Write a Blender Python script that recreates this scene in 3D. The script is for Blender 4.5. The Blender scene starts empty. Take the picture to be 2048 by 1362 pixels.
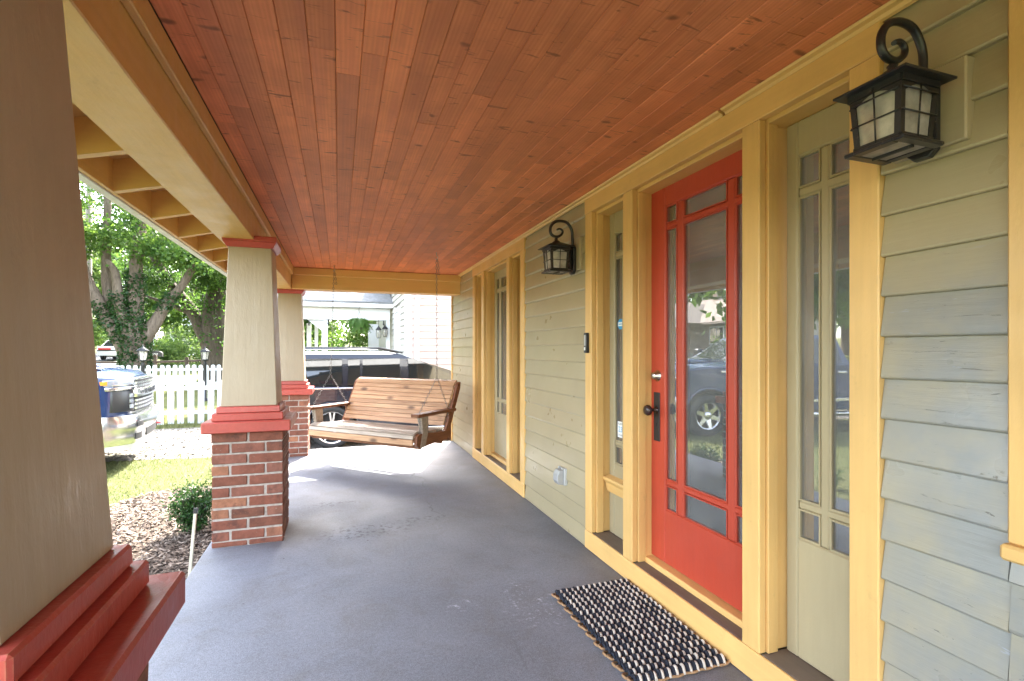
import bpy, bmesh, math, random
import numpy as np
from mathutils import Vector, Matrix, Euler
random.seed(7); RNG = np.random.default_rng(11)
S = bpy.context.scene
COL = S.collection
R = math.radians
# ------------------------------------------------------------------ camera, sky, sun, exposure
cam = bpy.data.cameras.new('camera'); camo = bpy.data.objects.new('camera', cam); COL.objects.link(camo)
camo.location = (0, 0, 1.25); camo.rotation_euler = (R(90), 0, R(-19.0))
cam.sensor_width = 36; cam.lens = 17.67; cam.shift_y = 20 / 2048
cam.clip_start = .02; cam.clip_end = 2000
S.camera = camo
SUN_EL, SUN_AZ = R(42.5), math.atan2(.373, .928)
W = bpy.data.worlds.new('World'); S.world = W; W.use_nodes = True
wn = W.node_tree
sky = wn.nodes.new('ShaderNodeTexSky'); sky.sky_type = 'NISHITA'; sky.sun_disc = False
sky.sun_elevation = SUN_EL; sky.sun_rotation = SUN_AZ
sky.air_density = 1.0; sky.dust_density = 2.5; sky.ozone_density = .6
hz = wn.nodes.new('ShaderNodeHueSaturation'); hz.inputs['Saturation'].default_value = .55      # a bright hazy summer sky
wn.links.new(sky.outputs[0], hz.inputs['Color']); wn.links.new(hz.outputs[0], wn.nodes['Background'].inputs[0])
wn.nodes['Background'].inputs[1].default_value = .15
sl = bpy.data.lights.new('sun', 'SUN'); so = bpy.data.objects.new('sun', sl); COL.objects.link(so)
sl.energy = 2.4; sl.angle = R(.53); sl.color = (1, .95, .86)
sdir = Vector((math.sin(SUN_AZ) * math.cos(SUN_EL), math.cos(SUN_AZ) * math.cos(SUN_EL), math.sin(SUN_EL)))
so.rotation_euler = sdir.to_track_quat('Z', 'Y').to_euler(); so.location = (10, 20, 30)
S.view_settings.view_transform = 'Standard'; S.view_settings.look = 'None'
S.view_settings.gamma = 1; S.view_settings.use_curve_mapping = False
S.view_settings.exposure = 4.02
S.render.engine = 'CYCLES'
cy = S.cycles
cy.max_bounces = 14; cy.diffuse_bounces = 8; cy.glossy_bounces = 6; cy.transmission_bounces = 8
cy.transparent_max_bounces = 24; cy.use_denoising = True
cy.sample_clamp_indirect = 8; cy.caustics_reflective = False; cy.caustics_refractive = False

# ------------------------------------------------------------------ helpers: objects
def tag(o, label=None, cat=None, group=None, kind=None):
    if label: o['label'] = label
    if cat: o['category'] = cat
    if group: o['group'] = group
    if kind: o['kind'] = kind
    return o
def thing(name, label, cat, loc=(0, 0, 0), rz=0, group=None, kind=None):
    o = bpy.data.objects.new(name, None); COL.objects.link(o); o.empty_display_size = .1
    o.location = loc; o.rotation_euler = (0, 0, rz)
    return tag(o, label, cat, group, kind)
def offs(o):
    v = Vector((0, 0, 0))
    while o: v += o.location; o = o.parent
    return v
class MB:
    def __init__(s): s.b = bmesh.new()
    def _mat(s, vs, M):
        if M is not None: bmesh.ops.transform(s.b, matrix=M, verts=vs)
    def box(s, x0, x1, y0, y1, z0, z1, bev=0, seg=1, M=None):
        r = bmesh.ops.create_cube(s.b, size=1); vs = r['verts']
        bmesh.ops.scale(s.b, vec=(x1 - x0, y1 - y0, z1 - z0), verts=vs)
        bmesh.ops.translate(s.b, vec=((x0 + x1) / 2, (y0 + y1) / 2, (z0 + z1) / 2), verts=vs)
        if bev:
            es = list({e for v in vs for e in v.link_edges})
            g = bmesh.ops.bevel(s.b, geom=es, offset=bev, segments=seg, affect='EDGES', profile=.5)
            vs = list({v for f in g['faces'] for v in f.verts} | {v for v in vs if v.is_valid})
            if seg > 1:
                for f in g['faces']: f.smooth = True
        s._mat(vs, M); return s
    def frust(s, h0, h1, z0, z1, bev=0, cx=0, cy=0, k0=None, k1=None):
        k0 = h0 if k0 is None else k0; k1 = h1 if k1 is None else k1
        a = [s.b.verts.new((cx + i * h0, cy + j * k0, z0)) for i, j in ((-1, -1), (1, -1), (1, 1), (-1, 1))]
        c = [s.b.verts.new((cx + i * h1, cy + j * k1, z1)) for i, j in ((-1, -1), (1, -1), (1, 1), (-1, 1))]
        fs = [s.b.faces.new(a[::-1]), s.b.faces.new(c)]
        for i in range(4):
            k = (i + 1) % 4; fs.append(s.b.faces.new((a[i], a[k], c[k], c[i])))
        if bev: bmesh.ops.bevel(s.b, geom=list({e for f in fs for e in f.edges}), offset=bev, segments=1, affect='EDGES')
        return s
    def prism(s, pts, axis, lo, hi, M=None, bev=0):
        def P(a, b, t):
            return {'x': (t, a, b), 'y': (a, t, b), 'z': (a, b, t)}[axis]
        v0 = [s.b.verts.new(P(a, b, lo)) for a, b in pts]; v1 = [s.b.verts.new(P(a, b, hi)) for a, b in pts]
        fs = [s.b.faces.new(v0), s.b.faces.new(v1[::-1])]
        n = len(pts)
        for i in range(n):
            k = (i + 1) % n; fs.append(s.b.faces.new((v0[k], v0[i], v1[i], v1[k])))
        bmesh.ops.recalc_face_normals(s.b, faces=fs)
        if bev:
            es = list(set(fs[0].edges) | set(fs[1].edges))
            bmesh.ops.bevel(s.b, geom=es, offset=bev, segments=2, affect='EDGES', profile=.5)
        else: s._mat(v0 + v1, M)
        return s
    def tube(s, pts, r, seg=8, cap=True, closed=False, flat=1.0, smooth=True):
        pts = [Vector(p) for p in pts]; n = len(pts)
        rs = r if hasattr(r, '__len__') else [r] * n
        rings = []; up = None
        for i, p in enumerate(pts):
            if closed: t = pts[(i + 1) % n] - pts[i - 1]
            else: t = pts[min(i + 1, n - 1)] - pts[max(i - 1, 0)]
            t = t.normalized() if t.length > 1e-9 else Vector((0, 0, 1))
            if up is None:
                up = Vector((0, 0, 1)) if abs(t.z) < .9 else Vector((1, 0, 0))
            a = t.cross(up)
            if a.length < 1e-6: a = t.cross(Vector((.3, .9, .1)))
            a.normalize(); b = a.cross(t).normalized(); up = b
            rings.append([s.b.verts.new(p + (a * math.cos(q) * flat + b * math.sin(q)) * rs[i]) for q in [2 * math.pi * k / seg for k in range(seg)]])
        for i in range(n if closed else n - 1):
            A, B = rings[i], rings[(i + 1) % n]
            for k in range(seg):
                f = s.b.faces.new((A[k], A[(k + 1) % seg], B[(k + 1) % seg], B[k])); f.smooth = smooth
        if cap and not closed:
            s.b.faces.new(rings[0][::-1]); s.b.faces.new(rings[-1])
        return s
    def lathe(s, prof, seg=24, M=None, smooth=True):
        rings = []; vs = []
        for r, z in prof:
            if r < 1e-6: ring = [s.b.verts.new((0, 0, z))]
            else: ring = [s.b.verts.new((r * math.cos(2 * math.pi * k / seg), r * math.sin(2 * math.pi * k / seg), z)) for k in range(seg)]
            rings.append(ring); vs += ring
        for A, B in zip(rings, rings[1:]):
            for k in range(seg):
                k2 = (k + 1) % seg
                q = [A[k % len(A)], A[k2 % len(A)], B[k2 % len(B)], B[k % len(B)]]
                u = []
                for v in q:
                    if v not in u: u.append(v)
                if len(u) > 2:
                    f = s.b.faces.new(u); f.smooth = smooth
        s._mat(vs, M); return s
    def quad(s, a, b, c, d):
        s.b.faces.new([s.b.verts.new(p) for p in (a, b, c, d)]); return s
    def loft(s, rings, smooth=False, cap=True):
        vs = [[s.b.verts.new(p) for p in r] for r in rings]; n = len(rings[0]); fs = []
        for A, B in zip(vs, vs[1:]):
            for k in range(n):
                f = s.b.faces.new((A[k], A[(k + 1) % n], B[(k + 1) % n], B[k])); f.smooth = smooth; fs.append(f)
        if cap: fs += [s.b.faces.new(vs[0][::-1]), s.b.faces.new(vs[-1])]
        bmesh.ops.recalc_face_normals(s.b, faces=fs)
        return s
    def mesh(s, name, mat):
        me = bpy.data.meshes.new(name)
        bmesh.ops.recalc_face_normals(s.b, faces=s.b.faces)
        s.b.to_mesh(me); s.b.free()
        for m in (mat if isinstance(mat, (list, tuple)) else [mat]): me.materials.append(m)
        return me
    def part(s, name, mat, parent=None, world=True, bevmod=0, label=None, smooth=0):
        if parent and world:
            bmesh.ops.translate(s.b, vec=-offs(parent), verts=s.b.verts)
        me = s.mesh(name, mat)
        if smooth: me.shade_smooth(); me.set_sharp_from_angle(angle=R(smooth))
        return link(name, me, parent, bevmod=bevmod, label=label)
def link(name, me, parent=None, loc=(0, 0, 0), rot=(0, 0, 0), scale=(1, 1, 1), bevmod=0, label=None):
    o = bpy.data.objects.new(name, me); COL.objects.link(o); o.parent = parent
    o.location = loc; o.rotation_euler = rot; o.scale = scale
    if label: o['label'] = label
    if bevmod:
        m = o.modifiers.new('bevel', 'BEVEL'); m.width = bevmod; m.segments = 2; m.limit_method = 'ANGLE'; m.angle_limit = R(35); m.harden_normals = False
    return o
def copy_tree(o, parent=None):
    c = o.copy(); COL.objects.link(c); c.parent = parent
    for ch in list(o.children): copy_tree(ch, c)
    return c
def np_mesh(name, V, F, mat, mi=None, smooth=False):
    """V (n,3), F (m,k) arrays -> mesh"""
    me = bpy.data.meshes.new(name); V = np.asarray(V, np.float32); F = np.asarray(F, np.int32)
    me.vertices.add(len(V)); me.vertices.foreach_set('co', V.ravel())
    m, k = F.shape
    me.loops.add(m * k); me.loops.foreach_set('vertex_index', F.ravel())
    me.polygons.add(m); me.polygons.foreach_set('loop_start', np.arange(m, dtype=np.int32) * k)
    try: me.polygons.foreach_set('loop_total', np.full(m, k, np.int32))
    except Exception: pass
    for q in (mat if isinstance(mat, (list, tuple)) else [mat]): me.materials.append(q)
    if mi is not None: me.polygons.foreach_set('material_index', np.asarray(mi, np.int32))
    if smooth: me.polygons.foreach_set('use_smooth', np.ones(m, bool))
    me.update(calc_edges=True); me.validate()
    return me
def leaf_mesh(name, C, size, mat, droop=.0, asp=.55, mi=None):
    """one folded leaf (two triangles sharing the midrib, as a kite) at every centre"""
    n = len(C); s = size * RNG.uniform(.6, 1.35, n)[:, None]
    a = RNG.normal(size=(n, 3)); a[:, 2] -= droop; a /= np.linalg.norm(a, axis=1)[:, None]
    b = RNG.normal(size=(n, 3)); b -= (b * a).sum(1)[:, None] * a; b /= np.linalg.norm(b, axis=1)[:, None]
    c = np.cross(a, b)
    V = np.stack([C - a * s * .5, C + b * s * asp * .5 - a * s * .08 + c * s * .08, C + a * s * .5, C - b * s * asp * .5 - a * s * .08 + c * s * .08], 1).reshape(-1, 3)
    F = np.arange(4 * n).reshape(n, 4)
    return np_mesh(name, V, F, mat, mi)
def font_mesh(txt, size, mat, depth=.0, align='CENTER', sx=1.0):
    c = bpy.data.curves.new('lettering', 'FONT'); c.body = txt; c.size = size; c.extrude = depth; c.align_x = align; c.align_y = 'CENTER'; c.space_character = sx
    c.resolution_u = 2
    o = bpy.data.objects.new('lettering', c); COL.objects.link(o)
    dg = bpy.context.evaluated_depsgraph_get(); dg.update()
    me = bpy.data.meshes.new_from_object(o.evaluated_get(dg))
    bpy.data.objects.remove(o); bpy.data.curves.remove(c)
    me.materials.clear(); me.materials.append(mat); me.name = 'lettering'
    return me

# ------------------------------------------------------------------ helpers: materials
class NT:
    def __init__(s, name):
        s.m = bpy.data.materials.new(name); s.m.use_nodes = True; s.t = s.m.node_tree
        s.p = s.t.nodes['Principled BSDF']; s.out = s.t.nodes['Material Output']; s._pos = None
    def n(s, typ, **kw):
        nd = s.t.nodes.new('ShaderNode' + typ)
        for k, v in kw.items():
            if k.startswith('_'): setattr(nd, k[1:], v)
            else:
                key = int(k[1:]) if (k[0] == 'i' and k[1:].isdigit()) else k.replace('__', ' ')
                s.set(nd.inputs[key], v)
        return nd
    def set(s, inp, v):
        if hasattr(v, 'outputs'): v = v.outputs[0]
        if isinstance(v, bpy.types.NodeSocket): s.t.links.new(v, inp)
        elif isinstance(v, (tuple, list)) and len(v) == 3 and inp.type == 'RGBA': inp.default_value = (*v, 1)
        else: inp.default_value = v
    def pos(s):
        if s._pos is None:
            g = s.n('NewGeometry'); oi = s.n('ObjectInfo')
            mul = s.n('Math', _operation='MULTIPLY', i0=oi.outputs['Random'], i1=57.0)
            cb = s.n('CombineXYZ', i0=mul, i1=mul, i2=mul)
            ad = s.n('VectorMath', _operation='ADD', i0=g.outputs['Position'], i1=cb)
            s._pos = ad.outputs[0]; s.gpos = g.outputs['Position']; s.rand = oi.outputs['Random']; s.nrm = g.outputs['Normal']
        return s._pos
    def vmul(s, v, sc): return s.n('VectorMath', _operation='MULTIPLY', i0=v, i1=sc).outputs[0]
    def noise(s, v, scale, detail=3, rough=.55, dist=0): return s.n('TexNoise', Vector=v, Scale=scale, Detail=detail, Roughness=rough, Distortion=dist).outputs[0]
    def mr(s, v, a, b, c, d, typ='LINEAR'):
        q = s.n('MapRange', i0=v); q.interpolation_type = typ
        for i, x in enumerate((a, b, c, d)): q.inputs[i + 1].default_value = x
        return q.outputs[0]
    def math(s, op, a, b=0.0, clamp=False):
        q = s.n('Math', _operation=op, i0=a, i1=b); q.use_clamp = clamp; return q.outputs[0]
    def mix(s, f, a, b, typ='MIX'):
        q = s.n('Mix'); q.data_type = 'RGBA'; q.blend_type = typ
        s.set(q.inputs[0], f); s.set(q.inputs[6], a); s.set(q.inputs[7], b); return q.outputs[2]
    def hsv(s, c, v, sat=1.0, hue=.5): 
        q = s.n('HueSaturation'); s.set(q.inputs['Color'], c); s.set(q.inputs['Value'], v); s.set(q.inputs['Saturation'], sat); s.set(q.inputs['Hue'], hue); return q.outputs[0]
    def bump(s, h, strength=.3, dist=.01, prev=None):
        q = s.n('Bump', Height=h, Strength=strength, Distance=dist)
        if prev: s.set(q.inputs['Normal'], prev)
        return q.outputs[0]
    def done(s, base, rough=.5, nrm=None, metal=0, spec=.5):
        s.set(s.p.inputs['Base Color'], base); s.set(s.p.inputs['Roughness'], rough); s.set(s.p.inputs['Metallic'], metal)
        s.set(s.p.inputs['Specular IOR Level'], spec)
        if nrm is not None: s.set(s.p.inputs['Normal'], nrm)
        return s.m
def paint(name, col, rough=.45, grain=(40, 3, 40), gs=.12, var=.10, rnd=.06, vs=2.2, dirt=.0, spec=.5, metal=0, fine=0.0, coat=0, worn=None, streak=0):
    t = NT(name); p = t.pos()
    big = t.noise(p, vs, 4); val = t.mr(big, .25, .75, 1 - var, 1 + var)
    val = t.math('MULTIPLY', val, t.mr(t.rand, 0, 1, 1 - rnd, 1 + rnd))
    g = t.noise(t.vmul(p, grain), 1.0, 4, .6)
    val = t.math('MULTIPLY', val, t.mr(g, .3, .7, 1 - var * .5, 1 + var * .5))
    c = t.hsv(col, val)
    if dirt:
        dm = t.mr(t.noise(p, 14, 5, .7), .62, .78, 0, dirt); c = t.mix(dm, c, tuple(x * .3 for x in col))
    if worn:      # paint rubbed thin along sharp edges
        bv = t.n('Bevel', Radius=.005); bv.samples = 4
        dt = t.n('VectorMath', _operation='DOT_PRODUCT', i0=bv.outputs[0], i1=t.nrm)
        ed = t.math('MULTIPLY', t.mr(dt.outputs['Value'], .97, .86, 0, 1), t.mr(t.noise(p, 38, 4, .7), .50, .60, 0, .8))
        c = t.mix(ed, c, worn)
    nb = t.bump(g, gs, .004)
    if streak: nb = t.bump(t.noise(t.vmul(p, (11, 11, .8)), 1.0, 4, .6), streak, .012, nb)
    nb = t.bump(t.mr(t.noise(t.vmul(p, (1, 1, .45)), 30, 4, .65), .45, .75, 0, 1), .10, .006, nb)
    if fine: nb = t.bump(t.noise(p, 220, 2), fine, .002, nb)
    rg = t.mr(t.noise(p, 9, 3), .3, .7, rough - .08, rough + .08)
    m = t.done(c, rg, nb, metal, spec)
    if coat: t.p.inputs['Coat Weight'].default_value = coat; t.p.inputs['Coat Roughness'].default_value = .05
    return m
def plain(name, col, rough=.5, metal=0, spec=.5, var=.05, bs=0, bsc=80):
    t = NT(name); p = t.pos()
    c = t.hsv(col, t.mr(t.noise(p, 6, 3), .3, .7, 1 - var, 1 + var))
    nb = t.bump(t.noise(p, bsc, 3), bs, .003) if bs else None
    return t.done(c, rough, nb, metal, spec)
# ------------------------------------------------------------------ materials
YEL = (.68, .42, .15); OLV = (.365, .303, .184); TAN = (.365, .285, .19); RED = (.42, .054, .028); BRICKRED = (.40, .062, .045)
m_yel_z = paint('yellow_paint_vertical', YEL, .42, (45, 45, 2.5), .16, .10, dirt=.22, worn=(.50, .36, .18))
m_yel_y = paint('yellow_paint_long', YEL, .42, (45, 2.5, 45), .16, .10, dirt=.22, worn=(.50, .36, .18))
m_yel_x = paint('yellow_paint_cross', YEL, .45, (2.5, 45, 45), .14, .06, dirt=.10)
m_tan = paint('tan_column_paint', TAN, .42, (38, 38, 1.6), .20, .07, vs=1.5, dirt=.12, streak=.2)
m_cap = paint('red_ledge_paint', BRICKRED, .36, (60, 60, 60), .16, .14, dirt=.35, fine=.1, worn=(.42, .22, .12))
m_red = paint('red_door_paint', (.43, .055, .028), .38, (50, 50, 3), .10, .08, dirt=.12)
m_olz = paint('olive_paint_vertical', OLV, .40, (45, 45, 3), .12, .06)
m_sill = paint('brown_sill_paint', (.15, .115, .09), .55, (60, 4, 60), .15, .15, dirt=.2)
m_white = paint('white_paint', (.64, .64, .63), .5, (40, 40, 4), .08, .05)
m_whitex = paint('neighbour_siding_paint', (.47, .44, .40), .55, (3, 3, 40), .08, .05)
m_warmtint = paint('siding_warm_bounce_tint', (.49, .375, .33), .55, (3, 3, 40), .08, .05)  # neighbour's pale siding with warm reflected light mixed into the colour
m_drip = plain('drip_edge_metal', (.72, .73, .74), .45, var=.08)
m_black = plain('black_iron', (.018, .017, .018), .42, spec=.5, var=.3, bs=.12, bsc=140)
m_iron = NT('worn_black_lantern_iron')
_p = m_iron.pos(); _w = m_iron.mr(m_iron.noise(_p, 75, 5, .75), .60, .70, 0, .8)
m_iron = m_iron.done(m_iron.mix(_w, (.016, .016, .018), (.15, .11, .08)), m_iron.mr(_w, 0, 1, .38, .7), m_iron.bump(m_iron.noise(_p, 160, 3), .15, .002), 0, .5)
m_chrome = plain('chrome', (.70, .71, .74), .20, 1.0, var=.02)
m_steel = plain('galvanised_steel', (.55, .55, .55), .38, 1.0, var=.1)
m_chain = plain('dull_chain_steel', (.20, .18, .17), .45, .8)
m_nickel = plain('satin_nickel', (.62, .57, .50), .25, 1.0)
m_rubber = plain('tyre_rubber', (.018, .018, .019), .75, bs=.2, bsc=60)
m_dark = plain('dark_void', (.008, .008, .009), .6)
m_blackplastic = plain('black_plastic', (.022, .022, .024), .35)
m_greyplastic = plain('grey_plastic', (.47, .47, .46), .4)
m_lblue = plain('label_blue', (.05, .32, .62), .4); m_lwhite = plain('label_white', (.82, .82, .8), .5); m_lblack = plain('label_ink', (.02, .02, .03), .5)
def carpaint(name, col):
    t = NT(name); t.done(col, .22, None, .0, .4); t.p.inputs['Coat Weight'].default_value = .7; t.p.inputs['Coat Roughness'].default_value = .03
    return t.m
m_blue = carpaint('dark_blue_car_paint', (.010, .028, .085)); m_blackcar = carpaint('black_car_paint', (.006, .008, .016)); m_whitecar = carpaint('white_car_paint', (.75, .75, .76))
m_tint = NT('tinted_car_glass'); m_tint.done((.012, .014, .015), .03, None, 0, .9); m_tint = m_tint.m
m_amber = plain('amber_lens', (.8, .25, .03), .15); m_redlens = plain('red_lens', (.5, .02, .02), .15)
m_lens = plain('lamp_lens', (.34, .36, .40), .12, .4)
def glass(name, ior, tint=(1, 1, 1), rough=0.0, dust=.075):
    t = NT(name); nt = t.t
    fr = t.n('Fresnel', IOR=ior); tr = t.n('BsdfTransparent', Color=tint); gl = t.n('BsdfGlossy', Color=(1, 1, 1), Roughness=rough)
    mx = t.n('MixShader'); nt.links.new(fr.outputs[0], mx.inputs[0]); nt.links.new(tr.outputs[0], mx.inputs[1]); nt.links.new(gl.outputs[0], mx.inputs[2])
    p = t.pos(); df = t.n('BsdfDiffuse', Color=(.78, .77, .74)); dm = t.n('MixShader', i0=t.mr(t.noise(t.vmul(p, (1, 3, 2)), 2.2, 5, .65), .3, .7, dust * .55, dust * 1.4))      # a film of dust and smears
    nt.links.new(mx.outputs[0], dm.inputs[1]); nt.links.new(df.outputs[0], dm.inputs[2])
    nb = t.bump(t.noise(p, 3.5, 2), .012, .02); nt.links.new(nb, gl.inputs['Normal'])
    nt.links.new(dm.outputs[0], t.out.inputs[0]); return t.m
m_glass = glass('window_glass', 2.8, (.88, .89, .9))
# seeded lantern glass
t = NT('seeded_lantern_glass'); p = t.pos()
sd = t.noise(p, 260, 2)
tl = t.n('BsdfTranslucent', Color=(.95, .92, .86)); tr = t.n('BsdfTransparent', Color=(.92, .9, .86)); gl = t.n('BsdfGlossy', Roughness=.12)
bp = t.bump(sd, .9, .004)
for q in (tl, gl): t.t.links.new(bp, q.inputs['Normal'])
df = t.n('BsdfDiffuse', Color=(.9, .87, .80))
a = t.n('MixShader', i0=.5); t.t.links.new(tl.outputs[0], a.inputs[1]); t.t.links.new(df.outputs[0], a.inputs[2])
a2 = t.n('MixShader', i0=t.mr(t.noise(p, 20, 3), .3, .7, .35, .65)); t.t.links.new(a.outputs[0], a2.inputs[1]); t.t.links.new(tr.outputs[0], a2.inputs[2])
b = t.n('MixShader', i0=.10); t.t.links.new(a2.outputs[0], b.inputs[1]); t.t.links.new(gl.outputs[0], b.inputs[2]); t.t.links.new(b.outputs[0], t.out.inputs[0]); m_seed = t.m
# cedar ceiling planks
t = NT('stained_ceiling_wood'); p = t.pos()
g = t.noise(t.vmul(p, (38, 1.3, 38)), 1.0, 6, .6, .6)
ring = t.n('TexWave', Vector=t.vmul(p, (14, .5, 14)), Scale=1.6, Distortion=7, Detail=3); ring.inputs['Detail Scale'].default_value = 1.2
c = t.mix(t.mr(g, .3, .7, 0, 1), (.66, .195, .082), (.82, .295, .138))
c = t.mix(t.mr(ring.outputs[0], .2, .9, 0, .35), c, (.60, .18, .07))
c = t.hsv(c, t.mr(t.rand, 0, 1, .80, 1.10), 1.0)
bl = t.mr(t.noise(p, 3.0, 4, .6), .35, .7, .82, 1.1); c = t.hsv(c, bl)
warp = t.n('VectorMath', _operation='ADD', i0=t.vmul(p, (5.5, 11, 1)), i1=t.vmul(t.n('TexNoise', Vector=p, Scale=9.0).outputs['Color'], (.9, .5, 0)))
vo = t.n('TexVoronoi', Vector=warp.outputs[0], Scale=1.0); kn = t.mr(vo.outputs['Distance'], .05, .19, 1, 0, 'SMOOTHSTEP')
keep = t.math('GREATER_THAN', t.n('SeparateColor', Color=vo.outputs['Color']).outputs[0], .45)
kn = t.math('MULTIPLY', kn, keep)
c = t.mix(t.math('MULTIPLY', kn, .75), c, (.13, .04, .02))
sc = t.mr(t.noise(t.vmul(p, (7, 42, 1)), 1.0, 3, .6, 1.2), .62, .72, 0, .75); c = t.mix(sc, c, (.17, .05, .022))
m_ceil = t.done(c, t.mr(g, .3, .7, .42, .6), t.bump(g, .10, .004), 0, .35)
# swing wood
def swingwood(name, c0, c1, knots=.8, ax=0):
    t = NT(name); tc = t.n('TexCoord'); oi = t.n('ObjectInfo')
    cb = t.n('CombineXYZ', i0=t.math('MULTIPLY', oi.outputs['Random'], 31.0), i1=t.math('MULTIPLY', oi.outputs['Random'], 17.0), i2=0.0)
    p = t.n('VectorMath', _operation='ADD', i0=tc.outputs['Object'], i1=cb).outputs[0]
    sc = [45, 45, 45]; sc[ax] = 3.0
    g = t.noise(t.vmul(p, tuple(sc)), 1.0, 5, .6, .5); c = t.mix(t.mr(g, .3, .7, 0, 1), c0, c1)
    c = t.hsv(c, t.mr(oi.outputs['Random'], 0, 1, .82, 1.15))
    ks = [10, 10, 10]; ks[ax] = 4.2
    vo = t.n('TexVoronoi', Vector=t.vmul(p, tuple(ks)), Scale=1.0); k = t.mr(vo.outputs['Distance'], .08, .34, 1, 0, 'SMOOTHSTEP')
    k = t.math('MULTIPLY', k, t.math('GREATER_THAN', t.n('SeparateColor', Color=vo.outputs['Color']).outputs[0], .62))
    c = t.mix(t.math('MULTIPLY', k, knots), c, (.06, .028, .018))
    return t.done(c, .5, t.bump(g, .2, .004), 0, .3)
m_swing = swingwood('cedar_swing_wood', (.36, .185, .095), (.56, .335, .19)); m_swgrey = swingwood('weathered_seat_wood', (.28, .21, .16), (.44, .35, .27), .6)
m_swside = swingwood('dark_swing_frame_wood', (.13, .045, .02), (.24, .09, .038), .3, 1)
# siding
t = NT('olive_siding_paint'); p = t.pos()
g = t.noise(t.vmul(p, (60, 5, 60)), 1.0, 5, .65)
c = t.hsv(OLV, t.mr(t.noise(p, 2.4, 4), .25, .75, .92, 1.08)); c = t.hsv(c, t.mr(t.rand, 0, 1, .95, 1.05))
sx = t.n('SeparateXYZ', i0=t.gpos)
near = t.math('MULTIPLY', t.mr(sx.outputs[1], 1.5, .8, 0, 1), t.mr(sx.outputs[2], 1.62, 1.30, 0, 1, 'SMOOTHSTEP'))
wea = t.math('MULTIPLY', near, t.mr(t.noise(p, 5, 4, .6), .3, .62, .35, 1.0))
c = t.mix(t.math('MULTIPLY', wea, .9), c, (.200, .210, .216))
cr = t.noise(t.vmul(p, (1, 6, 46)), 1.0, 5, .75, 1.5)
crm = t.math('MULTIPLY', t.mr(cr, .64, .67, 0, 1), near); c = t.mix(t.math('MULTIPLY', crm, .85), c, (.10, .09, .08))
flk = t.math('MULTIPLY', t.mr(t.noise(t.vmul(p, (1, 4, 22)), 1.3, 5, .7), .66, .70, 0, 1), near); c = t.mix(t.math('MULTIPLY', flk, .6), c, (.30, .33, .40))
h = t.math('SUBTRACT', t.math('MULTIPLY', g, .6), t.math('MULTIPLY', crm, 1.2))
nb = t.bump(h, .35, .004); nb = t.bump(t.noise(p, 5, 3), .06, .010, nb)
m_siding = t.done(c, t.mr(t.noise(p, 6, 3), .3, .7, .27, .38), nb, 0, .5)
# brick and mortar
t = NT('red_brick'); p = t.pos()
c = t.n('ValToRGB', Fac=t.rand); cr_ = c.color_ramp; cr_.elements[0].color = (.15, .058, .036, 1); cr_.elements[1].color = (.31, .13, .07, 1)
e = cr_.elements.new(.4); e.color = (.20, .068, .042, 1); e = cr_.elements.new(.7); e.color = (.21, .085, .058, 1)
c = t.hsv(c.outputs[0], t.mr(t.noise(p, 16, 5, .7), .25, .75, .58, 1.35))
c = t.mix(t.mr(t.noise(p, 45, 4, .75), .64, .74, 0, .55), c, (.36, .28, .23))
c = t.mix(t.mr(t.noise(t.gpos, 9, 4, .7), .56, .70, 0, .6), c, (.055, .03, .025))
m_brick = t.done(c, .8, t.bump(t.noise(p, 90, 5, .7), .55, .004), 0, .3)
t = NT('pale_mortar'); p = t.pos()
c = t.mix(t.mr(t.noise(p, 30, 4), .3, .7, 0, 1), (.30, .245, .205), (.47, .41, .365))
m_mortar = t.done(c, .9, t.bump(t.noise(p, 120, 4, .7), .8, .006), 0, .2)
# porch concrete
t = NT('porch_concrete'); p = t.pos(); gp = t.gpos
c = t.mix(t.mr(t.noise(gp, 1.3, 5, .6, .4), .35, .65, 0, 1), (.178, .181, .200), (.222, .231, .262))
c = t.mix(t.mr(t.noise(gp, 3.3, 6, .7, .8), .48, .68, 0, .45), c, (.15, .138, .13))
c = t.hsv(c, t.math('MULTIPLY', t.mr(t.noise(gp, 210, 2), .3, .7, .70, 1.32), t.mr(t.noise(gp, 60, 4, .7), .3, .7, .84, 1.16)))
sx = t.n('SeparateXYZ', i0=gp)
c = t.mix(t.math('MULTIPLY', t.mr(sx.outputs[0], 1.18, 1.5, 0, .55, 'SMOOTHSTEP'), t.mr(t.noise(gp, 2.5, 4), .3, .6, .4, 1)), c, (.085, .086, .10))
def spot(ctr, rad, sc, lo, hi, stretch=(1, 1, 1)):
    d = t.n('VectorMath', _operation='SUBTRACT', i0=gp, i1=ctr); d = t.vmul(d.outputs[0], stretch)
    ln = t.n('VectorMath', _operation='LENGTH', i0=d).outputs['Value']
    return t.math('MULTIPLY', t.mr(ln, rad * .35, rad, 1, 0, 'SMOOTHSTEP'), t.mr(t.noise(gp, sc, 5, .7), lo, hi, 0, 1))
for ctr, rad, sc_, st in (((.18, 3.62, 0), .5, 26, (1, 2.6, 1)), ((-.02, 4.35, 0), .3, 26, (1, 3.0, 1)), ((.55, 3.75, 0), .35, 30, (1, 3, 1))):
    c = t.mix(t.math('MULTIPLY', spot(ctr, rad, sc_, .52, .62, st), .8), c, (.06, .06, .065))
c = t.mix(t.math('MULTIPLY', spot((-.30, 3.72, 0), .34, 3, .2, .45), .55), c, (.09, .075, .07))
for ctr, rad in (((.93, 2.26, 0), .22), ((.56, 2.42, 0), .10), ((.88, 2.48, 0), .10)):
    c = t.mix(t.math('MULTIPLY', spot(ctr, rad, 30, .56, .68), .8), c, (.55, .56, .66))
for k in range(9):
    pass
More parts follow.
